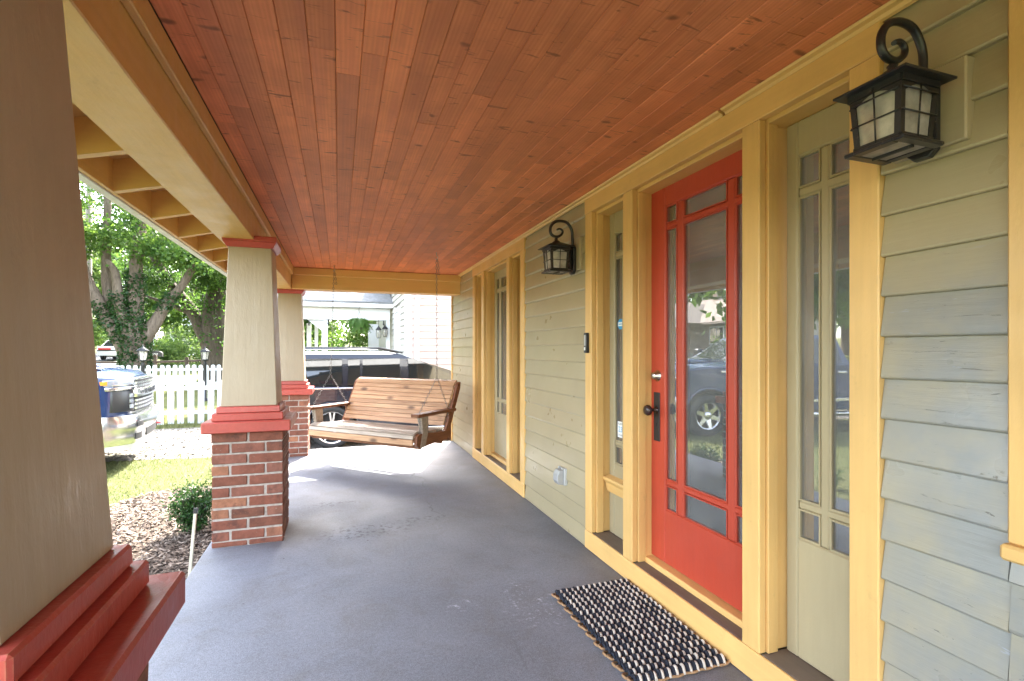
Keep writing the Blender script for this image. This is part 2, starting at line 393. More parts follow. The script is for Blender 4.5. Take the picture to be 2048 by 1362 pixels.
vd = t.n('TexVoronoi', Vector=t.n('VectorMath', _operation='ADD', i0=gp, i1=t.vmul(t.n('TexNoise', Vector=gp, Scale=30.0).outputs['Color'], (.02, .02, 0))).outputs[0], Scale=4.5)      # grit and bits of leaf
sp = t.math('MULTIPLY', t.mr(vd.outputs['Distance'], .022, .034, .85, 0), t.math('GREATER_THAN', t.n('SeparateColor', Color=vd.outputs['Color']).outputs[1], .35)); c = t.mix(sp, c, (.035, .028, .022))
ck = t.n('TexWave', Vector=t.n('VectorMath', _operation='ADD', i0=gp, i1=t.vmul(t.n('TexNoise', Vector=gp, Scale=2.2, Detail=5.0).outputs['Color'], (.5, .5, 0))).outputs[0], Scale=.16, Distortion=0.0)
c = t.mix(t.math('MULTIPLY', t.mr(ck.outputs[0], .99985, .99998, 0, .5), t.mr(t.noise(gp, 1.1, 2), .48, .56, 0, 1)), c, (.07, .065, .065))
nb = t.bump(t.noise(gp, 300, 3, .7), .25, .003); nb = t.bump(t.noise(gp, 8, 4), .12, .01, nb)
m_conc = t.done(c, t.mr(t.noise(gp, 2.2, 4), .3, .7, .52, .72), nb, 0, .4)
# foliage
def leafmat(name, c0, c1, trans=.55, rough=.45):
    t = NT(name); oi = t.n('ObjectInfo'); g = t.n('NewGeometry')
    rp = t.n('TexNoise', Vector=g.outputs['Position'], Scale=.9, Detail=2).outputs[0]
    ri = g.outputs['Random Per Island']
    f = t.math('ADD', t.math('MULTIPLY', ri, .6), t.mr(rp, .3, .7, -.1, .5), True)
    c = t.mix(f, c0, c1)
    d = t.n('BsdfPrincipled'); t.set(d.inputs['Base Color'], c); d.inputs['Roughness'].default_value = rough; d.inputs['Specular IOR Level'].default_value = .35
    tl = t.n('BsdfTranslucent'); t.set(tl.inputs[0], t.hsv(c, 1.25, 1.05, .485))
    mx = t.n('MixShader', i0=trans); t.t.links.new(d.outputs[0], mx.inputs[1]); t.t.links.new(tl.outputs[0], mx.inputs[2]); t.t.links.new(mx.outputs[0], t.out.inputs[0])
    return t.m
m_leaf = leafmat('maple_leaf', (.040, .10, .020), (.11, .19, .036)); m_leaf2 = leafmat('dark_leaf', (.032, .085, .020), (.085, .16, .034)); m_ivy = leafmat('ivy_leaf', (.014, .045, .012), (.038, .090, .020), .25)
m_pale = leafmat('pale_leaf', (.06, .12, .03), (.13, .20, .055)); m_fern = leafmat('fern_leaf', (.05, .13, .022), (.11, .21, .04), .5); m_box = leafmat('boxwood_leaf', (.016, .055, .012), (.05, .115, .022), .3)
m_blade = leafmat('grass_blade', (.08, .108, .034), (.16, .165, .07), .4, .6)
def bark(name, c0, c1):
    t = NT(name); p = t.pos(); h = t.noise(t.vmul(p, (9, 9, 1.6)), 1.4, 6, .7, .6)
    return t.done(t.mix(t.mr(h, .3, .7, 0, 1), c0, c1), .9, t.bump(h, .9, .06), 0, .2)
m_bark = bark('grey_bark', (.10, .075, .055), (.26, .20, .155)); m_bark2 = bark('dark_bark', (.05, .04, .032), (.14, .11, .085)); m_pole = bark('pole_wood', (.20, .17, .14), (.33, .29, .25))
m_rustic = bark('rustic_rail_wood', (.05, .04, .035), (.12, .09, .07))
# ground
t = NT('lawn_ground'); p = t.pos(); gp = t.gpos
c = t.mix(t.mr(t.noise(gp, .7, 4), .35, .65, 0, 1), (.095, .112, .038), (.145, .15, .06)); c = t.mix(t.mr(t.noise(gp, 5, 5, .7), .55, .75, 0, .6), c, (.17, .14, .075))
c = t.hsv(c, t.mr(t.noise(gp, 40, 3), .3, .7, .75, 1.2)); m_lawn = t.done(c, .95, t.bump(t.noise(gp, 60, 4, .8), .8, .03), 0, .1)
t = NT('gravel'); gp = t.pos(); gp = t.gpos
v = t.n('TexVoronoi', Vector=gp, Scale=34.0); sp_ = t.n('SeparateColor', Color=v.outputs['Color'])
c = t.mix(sp_.outputs[0], (.09, .08, .07), (.25, .23, .21)); c = t.mix(t.mr(t.noise(gp, 1.1, 4), .5, .7, 0, .5), c, (.20, .19, .10))
m_gravel = t.done(c, .9, t.bump(v.outputs['Distance'], .9, .02), 0, .2)
m_stone = paint('gravel_stone', (.20, .18, .16), .9, (30, 30, 30), .2, .2, .45)
t = NT('mulch_soil'); gp = t.pos(); gp = t.gpos
c = t.mix(t.mr(t.noise(t.vmul(gp, (1, 1, 1)), 38, 4, .7), .35, .65, 0, 1), (.035, .026, .02), (.12, .09, .07)); m_soil = t.done(c, .95, t.bump(t.noise(gp, 60, 4, .7), 1, .03), 0, .1)
t = NT('mulch_chip'); g = t.n('NewGeometry'); c = t.n('ValToRGB', Fac=g.outputs['Random Per Island']); q = c.color_ramp
q.elements[0].color = (.045, .032, .025, 1); q.elements[1].color = (.31, .25, .20, 1); e = q.elements.new(.6); e.color = (.13, .095, .072, 1)
m_chip = t.done(c.outputs[0], .9, None, 0, .15)
m_asph = paint('asphalt', (.055, .055, .058), .9, (30, 30, 30), .3, .2, 0, fine=.3); m_side = paint('pale_pavement', (.42, .40, .37), .85, (20, 20, 20), .2, .1, 0)
def shingle(name, col):
    return paint(name, col, .9, (12, 12, 60), .4, .25, 0, vs=9)
m_shing = shingle('grey_shingle', (.20, .20, .205)); m_shing2 = shingle('brown_shingle', (.21, .18, .155))
t = NT('far_brick_wall'); p = t.pos(); gp = t.gpos
b_ = t.n('TexBrick', Vector=gp, Scale=4.0); t.set(b_.inputs['Color1'], (.17, .11, .08)); t.set(b_.inputs['Color2'], (.26, .18, .13)); t.set(b_.inputs['Mortar'], (.35, .32, .28))
m_fbrick = t.done(t.hsv(b_.outputs[0], t.mr(t.noise(gp, 3, 4), .3, .7, .8, 1.2)), .9)
m_inwall = plain('interior_wall', (.50, .49, .47), .8); m_infloor = plain('interior_floor', (.05, .032, .022), .35)
m_navy = plain('navy_rope', (.012, .015, .026), .85, bs=.6, bsc=260); m_cream = plain('cream_rope', (.58, .50, .42), .85, bs=.6, bsc=260); m_tanrope = plain('tan_rope', (.34, .20, .10), .85, bs=.6, bsc=260)
m_cloth = plain('grey_cloth', (.35, .31, .28), .9, var=.15, bs=.3, bsc=30)
# ================================================================== THE PORCH
ZC = 2.225; Y0, Y1 = -2.5, 6.36
# ---- floor slab
fl = MB().box(-.795, 1.60, -2.5, 6.85, -.40, 0, bev=.012, seg=2).part('porch_floor', m_conc)
tag(fl, 'grey stained concrete porch slab under the roof', kind='structure')
# ---- ceiling of tongue and groove planks
ceil = thing('porch_ceiling', 'reddish brown stained plank ceiling over the porch', None, (.5, 2, ZC), kind='structure')
pw = .0816
b = MB(); hw = pw / 2 - .0005
b.prism([(-hw, .012), (-hw, .0022), (-hw + .0022, 0), (hw - .0022, 0), (hw, .0022), (hw, .012)], 'y', -.5, .5)
pme = b.mesh('plank', m_ceil)
nrow = int(math.ceil(2.0 / pw))
for i in range(nrow):
    x = -.50 + pw * (i + .5)
    y = Y0 - random.uniform(0, 1.2)
    while y < Y1 + .03:
        L = random.choice((.9, 1.25, 1.6, 1.9, 2.2)) * random.uniform(.9, 1.1); y2 = min(y + L, Y1 + .03)
        if Y1 + .03 - y2 < .35: y2 = Y1 + .03
        link('plank', pme, ceil, Vector((x, (y + y2) / 2, ZC + random.uniform(0, .0012))) - ceil.location, scale=(1, y2 - y - .0015, 1))
        y = y2
# ---- beams
bm_ = thing('porch_beam', 'long yellow box beam along the open front of the porch', 'beam', (-.63, 2, 1.975))
MB().box(-.74, -.525, -2.5, 6.62, 1.975, 2.30, bev=.004).part('beam', m_yel_y, bm_)
MB().box(-.525, -.499, -2.5, 6.36, 2.135, 2.222, bev=.004).part('trim_band', m_yel_y, bm_)
be = thing('end_beam', 'yellow beam crossing the far open end of the porch', 'beam', (.5, 6.5, 1.975))
MB().box(-.522, 1.492, 6.387, 6.60, 1.975, 2.30, bev=.004).part('beam', m_yel_x, be)
MB().box(-.499, 1.492, 6.36, 6.387, 2.135, 2.222, bev=.004).part('trim_band', m_yel_x, be)
# ---- roof over the porch with open eave
rf = thing('porch_roof', 'porch roof with open yellow rafter eave and pale metal drip edge', 'roof', (-.98, 2, 1.98))
zb = lambda x: 2.035 + (x + .765) * .246
ry = [-1.9, -1.4, -.92, -.43, .05, .54, 1.03, 1.50, 1.93, 2.36, 2.80, 3.30, 3.79, 4.27, 4.74, 5.23, 5.72, 6.21, 6.55]
b = MB(); b.prism([(-.738, zb(-.738)), (-.981, zb(-.981)), (-.981, zb(-.981) + .145), (-.738, zb(-.738) + .145)], 'y', -.02, .02)
rme = b.mesh('rafter', m_yel_x)
for y in ry: link('rafter', rme, rf, Vector((0, y, 0)) - rf.location)
MB().box(-1.001, -.981, -2.5, 7.268, 1.981, 2.15, bev=.002).part('fascia', m_yel_y, rf)
MB().box(-1.046, -1.0015, -2.5, 7.31, 1.974, 2.16, bev=.003).part('drip_edge', m_drip, rf)
for k in range(3):
    xa, xb = -.981 + k * .085, -.981 + (k + 1) * .085 - .003
    b = MB(); b.prism([(xa, zb(xa) + .146), (xb, zb(xb) + .146), (xb, zb(xb) + .162), (xa, zb(xa) + .162)], 'y', -2.5, 6.6); b.part('decking_board', m_yel_y, rf)
b = MB(); b.prism([(-1.07, zb(-1.07) + .163), (1.9, zb(1.9) + .163), (1.9, zb(1.9) + .21), (-1.07, zb(-1.07) + .21)], 'y', -2.5, 6.62); b.part('roof_deck', m_shing, rf)
b = MB(); b.prism([(-.74, 2.30), (1.5, 2.30), (1.5, zb(1.5) + .16), (-.74, zb(-.74) + .16)], 'y', 6.50, 6.58); b.part('gable_panel', m_yel_x, rf)
MB().box(-1.0, 1.9, 7.27, 7.285, 2.085, 2.25, bev=.002).part('fascia', m_yel_x, rf)
MB().box(-1.0, 1.9, 7.2855, 7.31, 2.08, 2.26, bev=.002).part('drip_edge', m_drip, rf)
b = MB(); b.prism([(7.32, 2.235), (6.3, 2.50), (6.3, 2.95), (7.32, 2.29)], 'x', -1.07, 1.9); b.part('hip_deck', m_shing, rf)

# ---- brick piers with tapered columns
def brick_me(L, Wd, H, seed):
    r = random.Random(seed); b = MB(); b.box(-L / 2, L / 2, -Wd / 2, Wd / 2, -H / 2, H / 2, bev=.004)
    for v in b.b.verts: v.co += Vector((r.uniform(-1, 1), r.uniform(-1, 1), r.uniform(-1, 1))) * .0016
    return b.mesh('brick', m_brick)
BR = {k: [brick_me(*d, s) for s in range(4)] for k, d in {'a': (.199, .098, .057), 'b': (.190, .098, .057), 'la': (.199, .098, .030), 'lb': (.190, .098, .030)}.items()}
def pier(cx, cy, label, top=.125):
    root = thing('porch_pier', label, 'pier', (cx, cy, 0), group='brick piers with tapered columns along the porch edge')
    MB().box(-.2, .2, -.2, .2, 0, .728).part('mortar', m_mortar, root, world=False)
    pitch = .0695
    for k in range(11):
        zc = .73 - pitch * (k + .5); h = ''
        if k == 10: zc = .0175; h = 'l'
        for s in (-1, 1):
            items = [('a', (s2 * .1055, s * .157), 0) for s2 in (-1, 1)] + [('b', (s * .157, 0), 1)]
            for typ, (x, y), rot in items:
                if k % 2: x, y, rot = y, x, 1 - rot
                j = lambda a: random.uniform(-a, a)
                link('brick', random.choice(BR[h + typ]), root, (x + j(.0015), y + j(.0025), zc + j(.0015)), (j(.008), j(.008), (math.pi / 2 if rot else 0) + j(.012)))
    b = MB(); b.frust(.255, .255, .730, .800, .006); b.part('ledge', m_cap, root, world=False)
    b = MB(); b.frust(.2065, .2065, .8005, .848, .005); b.part('upper_ledge', m_cap, root, world=False)
    b = MB(); b.frust(.187, .185, .8485, .889, .005); b.part('base_moulding', m_cap, root, world=False)
    b = MB(); b.frust(.164, top, .8895, 1.9745, .003); col = b.part('column', m_tan, root, world=False)
    b = MB(); b.frust(.137, .160, 1.926, 1.965, .004); b.frust(.160, .160, 1.9655, 2.0, .004); b.part('cap_moulding', m_cap, root, world=False)
    return root
pier(-.552, .94, 'nearest pier, its stepped red ledge and tan column filling the left edge', .104)
pier(-.552, 3.81, 'middle brick pier with tan tapered column, beside the boxwood shrub')
pier(-.552, 6.62, 'farthest brick pier with tan column, just left of the porch swing')

# ---- house wall: siding boards
XT = 1.478; XD = 1.60
wall = thing('house_wall', 'olive lap siding wall of the house along the porch', 'wall', (1.5, 2.2, 0))
def boards(y0, y1, z0, z1, rough=.0):
    b = MB(); nr = rough > .005
    b.prism(([(-.004, .0035), (-.0025, -.001), (.001, -.0035)] if nr else [(-.004, .009), (-.0022, .002), (.002, -.0025)]) + [(.026, -.0025), (.026, .121), (.0155 if nr else .0085, .121)], 'y', -.5, .5); me = b.mesh('siding_board', m_siding)
    z = z0
    while z < z1 - .02:
        h = min(.117, z1 - z)
        link('siding_board', me, wall, Vector((1.487 + random.uniform(0, .002), (y0 + y1) / 2, z + random.uniform(-.0015, .0015))) - wall.location, (random.uniform(-1, 1) * rough, 0, 0), (1, y1 - y0, h / .117))
        z += .117
boards(5.716, 6.848, .004, 2.22); boards(2.870, 3.980, .004, 2.22, .001); boards(.737, 1.029, .004, 2.22, .012); boards(-.45, .735, .004, .76, .002); boards(-2.5, -.452, .004, 2.22)
MB().box(1.53, 1.545, 5.66, 6.88, 0, 2.3).part('sheathing', m_dark, wall)
MB().box(1.53, 1.545, 2.83, 4.02, 0, 2.3).part('sheathing', m_dark, wall)
MB().box(1.53, 1.545, .70, 1.06, 0, 2.3).part('sheathing', m_dark, wall)
MB().box(1.53, 1.545, -2.5, .70, 0, .76).part('sheathing', m_dark, wall); MB().box(1.53, 1.545, -2.5, -.44, .76, 2.3).part('sheathing', m_dark, wall)
MB().box(1.474, 1.62, 6.849, 6.885, 0, 2.6, bev=.003).part('corner_board', m_yel_z, wall)
cm = thing('crown_moulding', 'narrow yellow moulding where the siding wall meets the plank ceiling', 'moulding', (1.48, 2, 2.2))
for a_, c_ in ((-2.5, 1.64), (1.655, 6.36)):
    b = MB(); b.prism([(1.486, 2.200), (1.476, 2.203), (1.470, 2.212), (1.455, 2.216), (1.450, 2.2235), (1.486, 2.2235)], 'y', a_, c_); b.part('moulding_strip', m_yel_y, cm)

# ---- door units
def surround(name, label, ys, door):
    """ys: casing, opening, post, door opening, post, opening, casing edges from near to far"""
    root = thing(name, label, 'door frame', (XT, (ys[0] + ys[-1]) / 2, 0))
    zt = 2.112
    for a, c in ((ys[0], ys[1]), (ys[2], ys[3]), (ys[4], ys[5]), (ys[6], ys[7])):
        MB().box(XT, 1.512, a, c, .118, zt, bev=.004).part('casing', m_yel_z, root)
    MB().box(XT - .002, 1.512, ys[0] - .004, ys[-1] + .004, zt, 2.204, bev=.003).part('header', m_yel_y, root)
    MB().box(XT - .003, 1.4895, ys[0], ys[-1], .003, .1175, bev=.004).part('base_rail', m_yel_y, root)
    for k, (a, c) in enumerate(((ys[1], ys[2]), (ys[3], ys[4]), (ys[5], ys[6]))):
        isd = k == 1
        b = MB(); q0, q1 = (.052, .020) if (isd and door) else (.016, .008)
        ja, jc = a - .03, c + .03
        for s, e in ((1, a), (-1, c)):   # stepped jambs on both sides of the opening
            b.box(*sorted((1.5125, 1.56)), *sorted((e - s * .03, e + s * .010)), .1185, zt - .0005, bev=.0025)
            b.box(*sorted((1.5605, 1.66)), *sorted((e - s * .03, e + s * (.000 if isd else -.004))), .1185, zt - .0005, bev=.0025)
        b.part('jamb', m_yel_z, root)
        MB().box(1.5125, 1.66, a - .03, c + .03, zt - .016, zt + .05, bev=.003).part('head_jamb', m_yel_y, root)
        MB().box(1.490, 1.556 if isd else 1.66, a - .002, c + .002, .085, .1170, bev=.003).part('sill', m_sill, root)
        if isd: MB().box(1.5565, 1.66, a - .01, c + .01, .085, .142, bev=.004).part('threshold', m_yel_y, root)
    return root
def panel(root, ya, yb, za, zb_, gy, gz, mz, th=.04, x=XD):
    """door or sash: rails, stiles and glazing bars as one frame mesh, every pane a part"""
    b = MB(); f = .0
    def bx(y0, y1, z0, z1, xx=x, e=.005): b.box(xx, x + th, y0, y1, z0, z1, bev=e)
    bx(ya, gy[0][0], za, zb_); bx(gy[-1][1], yb, za, zb_)
    bx(gy[0][0] - .0003, gy[-1][1] + .0003, za, gz[0][0], x + .0004); bx(gy[0][0] - .0003, gy[-1][1] + .0003, gz[-1][1], zb_, x + .0004)
    for (p, q), (r_, s_) in zip(gy, gy[1:]): bx(q, r_, gz[0][0] - .001, gz[-1][1] + .001, x + .004, .007)
    for (p, q), (r_, s_) in zip(gz, gz[1:]): bx(gy[0][0] - .001, gy[-1][1] + .001, q, r_, x + .0047, .007)
    fr = b.part('frame', mz, root)
    for y0, y1 in gy:
        for z0, z1 in gz:
            MB().box(x + .016, x + .020, y0 - .004, y1 + .004, z0 - .004, z1 + .004).part('pane', m_glass, root)
            b = MB()   # glazing bead round every pane
            w = .006
            b.box(x + .006, x + .0155, y0, y0 + w, z0, z1); b.box(x + .006, x + .0155, y1 - w, y1, z0, z1)
            b.box(x + .0065, x + .0155, y0 + w, y1 - w, z0, z0 + w); b.box(x + .0065, x + .0155, y0 + w, y1 - w, z1 - w, z1)
            b.part('glazing_bead', mz, root)
    return fr
UA = (1.031, 1.122, 1.469, 1.555, 2.327, 2.42, 2.785, 2.868)
UB = (3.982, 4.081, 4.378, 4.457, 5.24, 5.33, 5.622, 5.714)
surround('door_surround', 'yellow trim and sills framing the red front door and its sidelights', UA, True)
surround('door_surround', 'yellow trim framing the olive door nearest the porch swing', UB, False)
fd = thing('front_door', 'red front door with nine panes of prairie grid glass', 'door', (XD, 1.92, .145))
panel(fd, 1.503, 2.336, .146, 2.100, ((1.633, 1.723), (1.773, 2.067), (2.118, 2.208)), ((.425, .551), (.582, 1.876), (1.906, 1.996)), m_red)
# lock, knobs, plate
kx = Matrix.Translation((XD, 2.272, 1.116)) @ Matrix.Rotation(R(-90), 4, 'Y')
b = MB(); b.lathe([(0.0, .030), (.017, .030), (.0185, .027), (.024, .008), (.030, .004), (.031, 0)], 28, kx); db = b.part('deadbolt', m_nickel, fd)
b = MB(); b.lathe([(.0, .0325), (.011, .0325), (.011, .030)], 20, kx); b.box(-.0012, .0012, -.005, .005, .0326, .0335, M=kx); b.part('keyhole', m_steel, db)
b = MB(); b.box(XD - .006, XD - .0005, 2.248, 2.300, .770, 1.028, bev=.002); pl = b.part('lock_plate', m_black, fd)
kz = Matrix.Translation((XD - .006, 2.274, .935)) @ Matrix.Rotation(R(-90), 4, 'Y')
b = MB(); b.lathe([(.018, 0), (.018, .004), (.009, .006), (.008, .030), (.016, .036), (.027, .046), (.029, .056), (.024, .066), (.012, .070), (0, .071)], 26, kz); b.part('knob', plain('dark_brown_knob', (.035, .018, .016), .25), fd)
b = MB(); b.lathe([(.0, .0008), (.0032, .0008), (.0032, 0)], 10, Matrix.Translation((XD - .0062, 2.274, .862)) @ Matrix.Rotation(R(-90), 4, 'Y')); b.box(XD - .0072, XD - .0062, 2.2725, 2.2755, .846, .862); b.part('keyhole', m_dark, pl)
ki = Matrix.Translation((XD + .041, 2.274, .935)) @ Matrix.Rotation(R(90), 4, 'Y')
b = MB(); b.lathe([(.009, 0), (.008, .030), (.016, .036), (.027, .046), (.029, .056), (.024, .066), (0, .071)], 24, ki); b.part('inner_knob', m_black, fd)
s1 = thing('sidelight', 'olive sidelight right of the red door, six panes beside a painting indoors', 'window', (XD, 1.3, .12), group='sidelights flanking the two doors')
panel(s1, 1.1305, 1.4605, .1185, 2.095, ((1.196, 1.286), (1.323, 1.411)), ((.558, .667), (.698, 1.8135), (1.8487, 1.966)), m_olz)
s2 = thing('sidelight', 'narrow olive sidelight left of the red door with two small stickers', 'window', (XD, 2.6, .12), group='sidelights flanking the two doors')
panel(s2, 2.4295, 2.7765, .1185, 2.095, ((2.49, 2.58), (2.628, 2.718)), ((.558, .667), (.698, 1.8135), (1.8487, 1.966)), m_olz)
b = MB(); b.prism([(1.6, .372), (1.585, .376), (1.578, .40), (1.572, .43), (1.556, .452), (1.556, .468), (1.6, .478)], 'y', 2.431, 2.774); b.part('ledge_moulding', m_yel_y, s2)
od = thing('olive_door', 'olive door with prairie grid glass at the far end of the wall', 'door', (XD, 4.85, .14))
panel(od, 4.46, 5.237, .146, 2.095, ((4.545, 4.635), (4.685, 5.02), (5.075, 5.165)), ((.585, .71), (.74, 1.87), (1.904, 2.015)), m_olz)
for (a, c), lab in (((4.0895, 4.3695), 'olive sidelight on the near side of the olive door, hidden in its deep reveal'), ((5.3385, 5.6135), 'olive sidelight on the far side of the olive door, farthest along the wall')):
    q = thing('sidelight', lab, 'window', (XD, (a + c) / 2, .12), group='sidelights flanking the two doors')
    w = (c - a - .06 * 2 - .04) / 2
    panel(q, a, c, .1185, 2.095, ((a + .06, a + .06 + w), (c - .06 - w, c - .06)), ((.558, .667), (.698, 1.8135), (1.8487, 1.966)), m_olz)
# stickers on the glass
st = thing('security_sticker', 'blue and white octagon sticker high on the narrow sidelight glass', 'sticker', (XD + .0155, 2.668, 1.41))
Mx = Matrix.Rotation(R(-90), 4, 'Y')
b = MB(); b.lathe([(0, .0006), (.034, .0006), (.034, 0)], 8, Matrix.Rotation(R(22.5), 4, 'Z'), smooth=False); bmesh.ops.transform(b.b, matrix=Mx, verts=b.b.verts); b.part('sticker', m_lblue, st, world=False)
MB().box(-.0012, -.0007, -.026, .026, -.012, .012).part('white_band', m_lwhite, st, world=False)
MB().box(-.0016, -.0013, -.019, .019, -.003, .003).part('printed_line', m_lblue, st, world=False)
st = thing('number_sticker', 'white alarm sticker reading 23 low on the narrow sidelight glass', 'sticker', (XD + .0155, 2.668, .77))
MB().box(-.001, -.0002, -.032, .032, -.048, .048, bev=.0002).part('sticker', m_lwhite, st, world=False)
RF = (R(90), 0, R(-90))
link('lettering', font_mesh('ALARM', .017, m_lblack), st, (-.0016, 0, .034), RF)
link('lettering', font_mesh('23', .048, m_lblue), st, (-.0016, 0, .0), RF)
link('lettering', font_mesh('SECURE', .0135, m_lblack), st, (-.0016, 0, -.034), RF)
# doorbell
dbz = thing('doorbell', 'slim black video doorbell on the yellow casing beside the sidelight', 'doorbell', (XT, 2.828, 1.235))
MB().box(-.022, -.0005, -.0185, .0185, 0, .126, bev=.004, seg=2).part('housing', m_blackplastic, dbz, world=False)
MB().box(-.0235, -.0215, -.009, .009, .045, .112, bev=.0008).part('camera_face', m_greyplastic, dbz, world=False)
MB().box(-.0245, -.0222, -.0085, .0085, .016, .036, bev=.0008).part('button', m_lwhite, dbz, world=False)
# near right window beyond the frame edge
wn_ = thing('window', 'yellow framed window at the right edge of the wall', 'window', (XT, .1, .78))
for a, c in ((.645, .735), (-.45, -.36)): MB().box(XT, 1.53, a, c, .80, 2.203, bev=.004).part('casing', m_yel_z, wn_)
MB().box(XT + .001, 1.53, -.36, .645, 2.10, 2.203, bev=.004).part('header', m_yel_y, wn_)
MB().box(XT - .018, 1.66, -.47, .742, .762, .7995, bev=.006).part('sill', m_yel_y, wn_)
panel(wn_, -.36, .645, .80, 2.10, ((-.29, .575),), ((.87, 1.42), (1.46, 2.03)), m_olz)
# outlet
ot = thing('outlet_cover', 'grey weatherproof outlet cover low on the siding between the doors', 'outlet', (1.487, 3.205, .37))
MB().box(-.018, .01, -.045, .045, -.055, .062, bev=.006, seg=2).part('back_plate', m_greyplastic, ot, world=False)
b = MB(); b.prism([(-.018, -.05), (-.055, -.045), (-.068, -.02), (-.066, .02), (-.05, .05), (-.018, .055)], 'y', -.038, .038, bev=.006); b.part('dome_cover', plain('clear_grey_plastic', (.36, .36, .355), .2), ot, world=False)
for s in (-.028, .028): MB().box(-.03, -.012, s - .008, s + .008, .056, .068, bev=.002).part('hinge', m_greyplastic, ot, world=False)
# lanterns
for yy, lab, n in ((.90, 'siding block behind the nearer black wall lantern', 0), (3.008, 'siding block behind the farther black wall lantern', 1)):
    q = tag(MB().box(1.468, 1.512, yy - .09, yy + .09, 1.776, 1.985, bev=.004).part('mounting_block', m_siding), lab, 'mounting block', 'painted blocks behind the wall lanterns')
def lantern():
    r = thing('wall_lantern', 'large black iron wall lantern nearest, on the right side of the red door', 'lantern', (1.468, .90, 1.74), group='matching wall lanterns beside the red door')
    b = MB(); b.prism([(-.036, .03), (-.018, .012), (.018, .012), (.036, .03), (.036, .185), (.018, .203), (-.018, .203), (-.036, .185)], 'x', -.022, -.001, bev=.004); bp = b.part('back_plate', m_iron, r, world=False)
    MB().box(-.034, -.0225, -.02, .02, .04, .175, bev=.004).part('plate_ridge', m_iron, bp, world=False)
    cx = -.128
    b = MB(); b.tube([(-.02, 0, .10), (-.04, 0, .095), (-.062, 0, .10)], [.012, .010, .012], 8); b.tube([(-.02, 0, .06), (-.04, 0, .052), (-.062, 0, .06)], [.010, .008, .010], 8); b.part('bracket', m_iron, r, world=False)
    b = MB(); b.frust(.092, .092, .176, .182, .001, cx=cx); b.frust(.089, .022, .182, .215, .0015, cx=cx); b.frust(.022, .012, .215, .228, .001, cx=cx); b.part('roof', m_iron, r, world=False)
    b = MB(); zt, zb0, ht, hb = .176, .028, .066, .057
    for i in (-1, 1):
        for j in (-1, 1):
            t_ = .0075; a = [(cx + i * (hb - t_) + u, j * (hb - t_) + v, zb0) for u, v in ((-t_, -t_), (t_, -t_), (t_, t_), (-t_, t_))]; c = [(cx + i * (ht - t_) + u, j * (ht - t_) + v, zt) for u, v in ((-t_, -t_), (t_, -t_), (t_, t_), (-t_, t_))]
            b.loft([a, c])
    for z, h, q in ((.028, .040, hb), (.160, .176, ht)):
        for s in (-1, 1):
            b.box(cx - q, cx + q, s * q - .004, s * q + .004, z, h); b.box(cx + s * q - .004, cx + s * q + .004, -q, q, z, h)
    fr = b.part('cage', m_iron, r, world=False)
    for s in (-1, 1):            # arched spandrels and crossing bars on all four sides
        for ax in (0, 1):
            def P(u, z, o=0.0):
                q = hb + (ht - hb) * (z - zb0) / (zt - zb0) + o
                return (cx + u, s * q, z) if ax == 0 else (cx + s * q, u, z)
            bb = MB()
            bb.tube([P(0, zb0 + .004, .003), P(0, zt - .004, .003)], .0022, 6)
            for z in (.092, .145): bb.tube([P(-.060, z, .004), P(.060, z, .004)], .0022, 6)
            bb.part('window_bar', m_iron, fr, world=False)
            pts = [(-.052, .137)] + [(-.052 + .104 * k / 8, .137 + .022 * math.sin(math.pi * k / 8)) for k in range(9)] + [(.052, .137), (.052, .165), (-.052, .165)]
            bb = MB()
            for k in range(8):
                u0, u1 = -.052 + .104 * k / 8, -.052 + .104 * (k + 1) / 8; z0, z1 = .138 + .021 * math.sin(math.pi * k / 8), .138 + .021 * math.sin(math.pi * (k + 1) / 8)
                bb.quad(P(u0, z0), P(u1, z1), P(u1, .166), P(u0, .166))
            bb.part('arch_plate', m_iron, fr, world=False)
            bb = MB(); bb.quad(P(-.055, .036, -.003), P(.055, .036, -.003), P(.060, .168, -.003), P(-.060, .168, -.003)); bb.part('pane', m_seed, r, world=False)
    b = MB()
    for s in (-1, 1):
        b.box(cx - .075, cx + .075, s * .062 - .013, s * .062 + .013, .017, .028, bev=.003); b.box(cx + s * .062 - .013, cx + s * .062 + .013, -.049, .049, .0175, .0275, bev=.002)
    b.box(cx - .003, cx + .003, -.05, .05, .012, .02); b.part('base_ring', m_iron, r, world=False)
    b = MB(); b.quad((cx - .05, -.05, .02), (cx + .05, -.05, .02), (cx + .05, .05, .02), (cx - .05, .05, .02)); b.part('bottom_pane', m_seed, r, world=False)
    b = MB(); b.lathe([(0, .05), (.02, .05), (.028, .075), (.026, .11), (.015, .135), (.013, .17)], 16, Matrix.Translation((cx, 0, 0))); b.part('bulb', plain('frosted_bulb', (.86, .82, .74), .35), r, world=False)
    sp = SCROLL
    pts = [Vector((x, 0, z)) for x, z in sp]
    fine = []
    for i in range(len(pts) - 1):
        p0, p1, p2, p3 = pts[max(i - 1, 0)], pts[i], pts[i + 1], pts[min(i + 2, len(pts) - 1)]
        for q in (0, .33, .66): fine.append(.5 * ((2 * p1) + (p2 - p0) * q + (2 * p0 - 5 * p1 + 4 * p2 - p3) * q * q + (3 * p1 - p0 - 3 * p2 + p3) * q ** 3))
    fine.append(pts[-1]); n = len(fine)
    b = MB(); b.tube(fine, [.0095 - .0035 * max(0, (k / n - .6) / .4) for k in range(n)], 8, flat=1.15); b.part('scroll_arm', m_iron, r, world=False)
    b = MB(); b.lathe([(.014, .225), (.010, .232), (.013, .238), (.006, .245), (0, .246)], 12, Matrix.Translation((cx, 0, 0))); b.part('finial', m_iron, r, world=False)
    return r
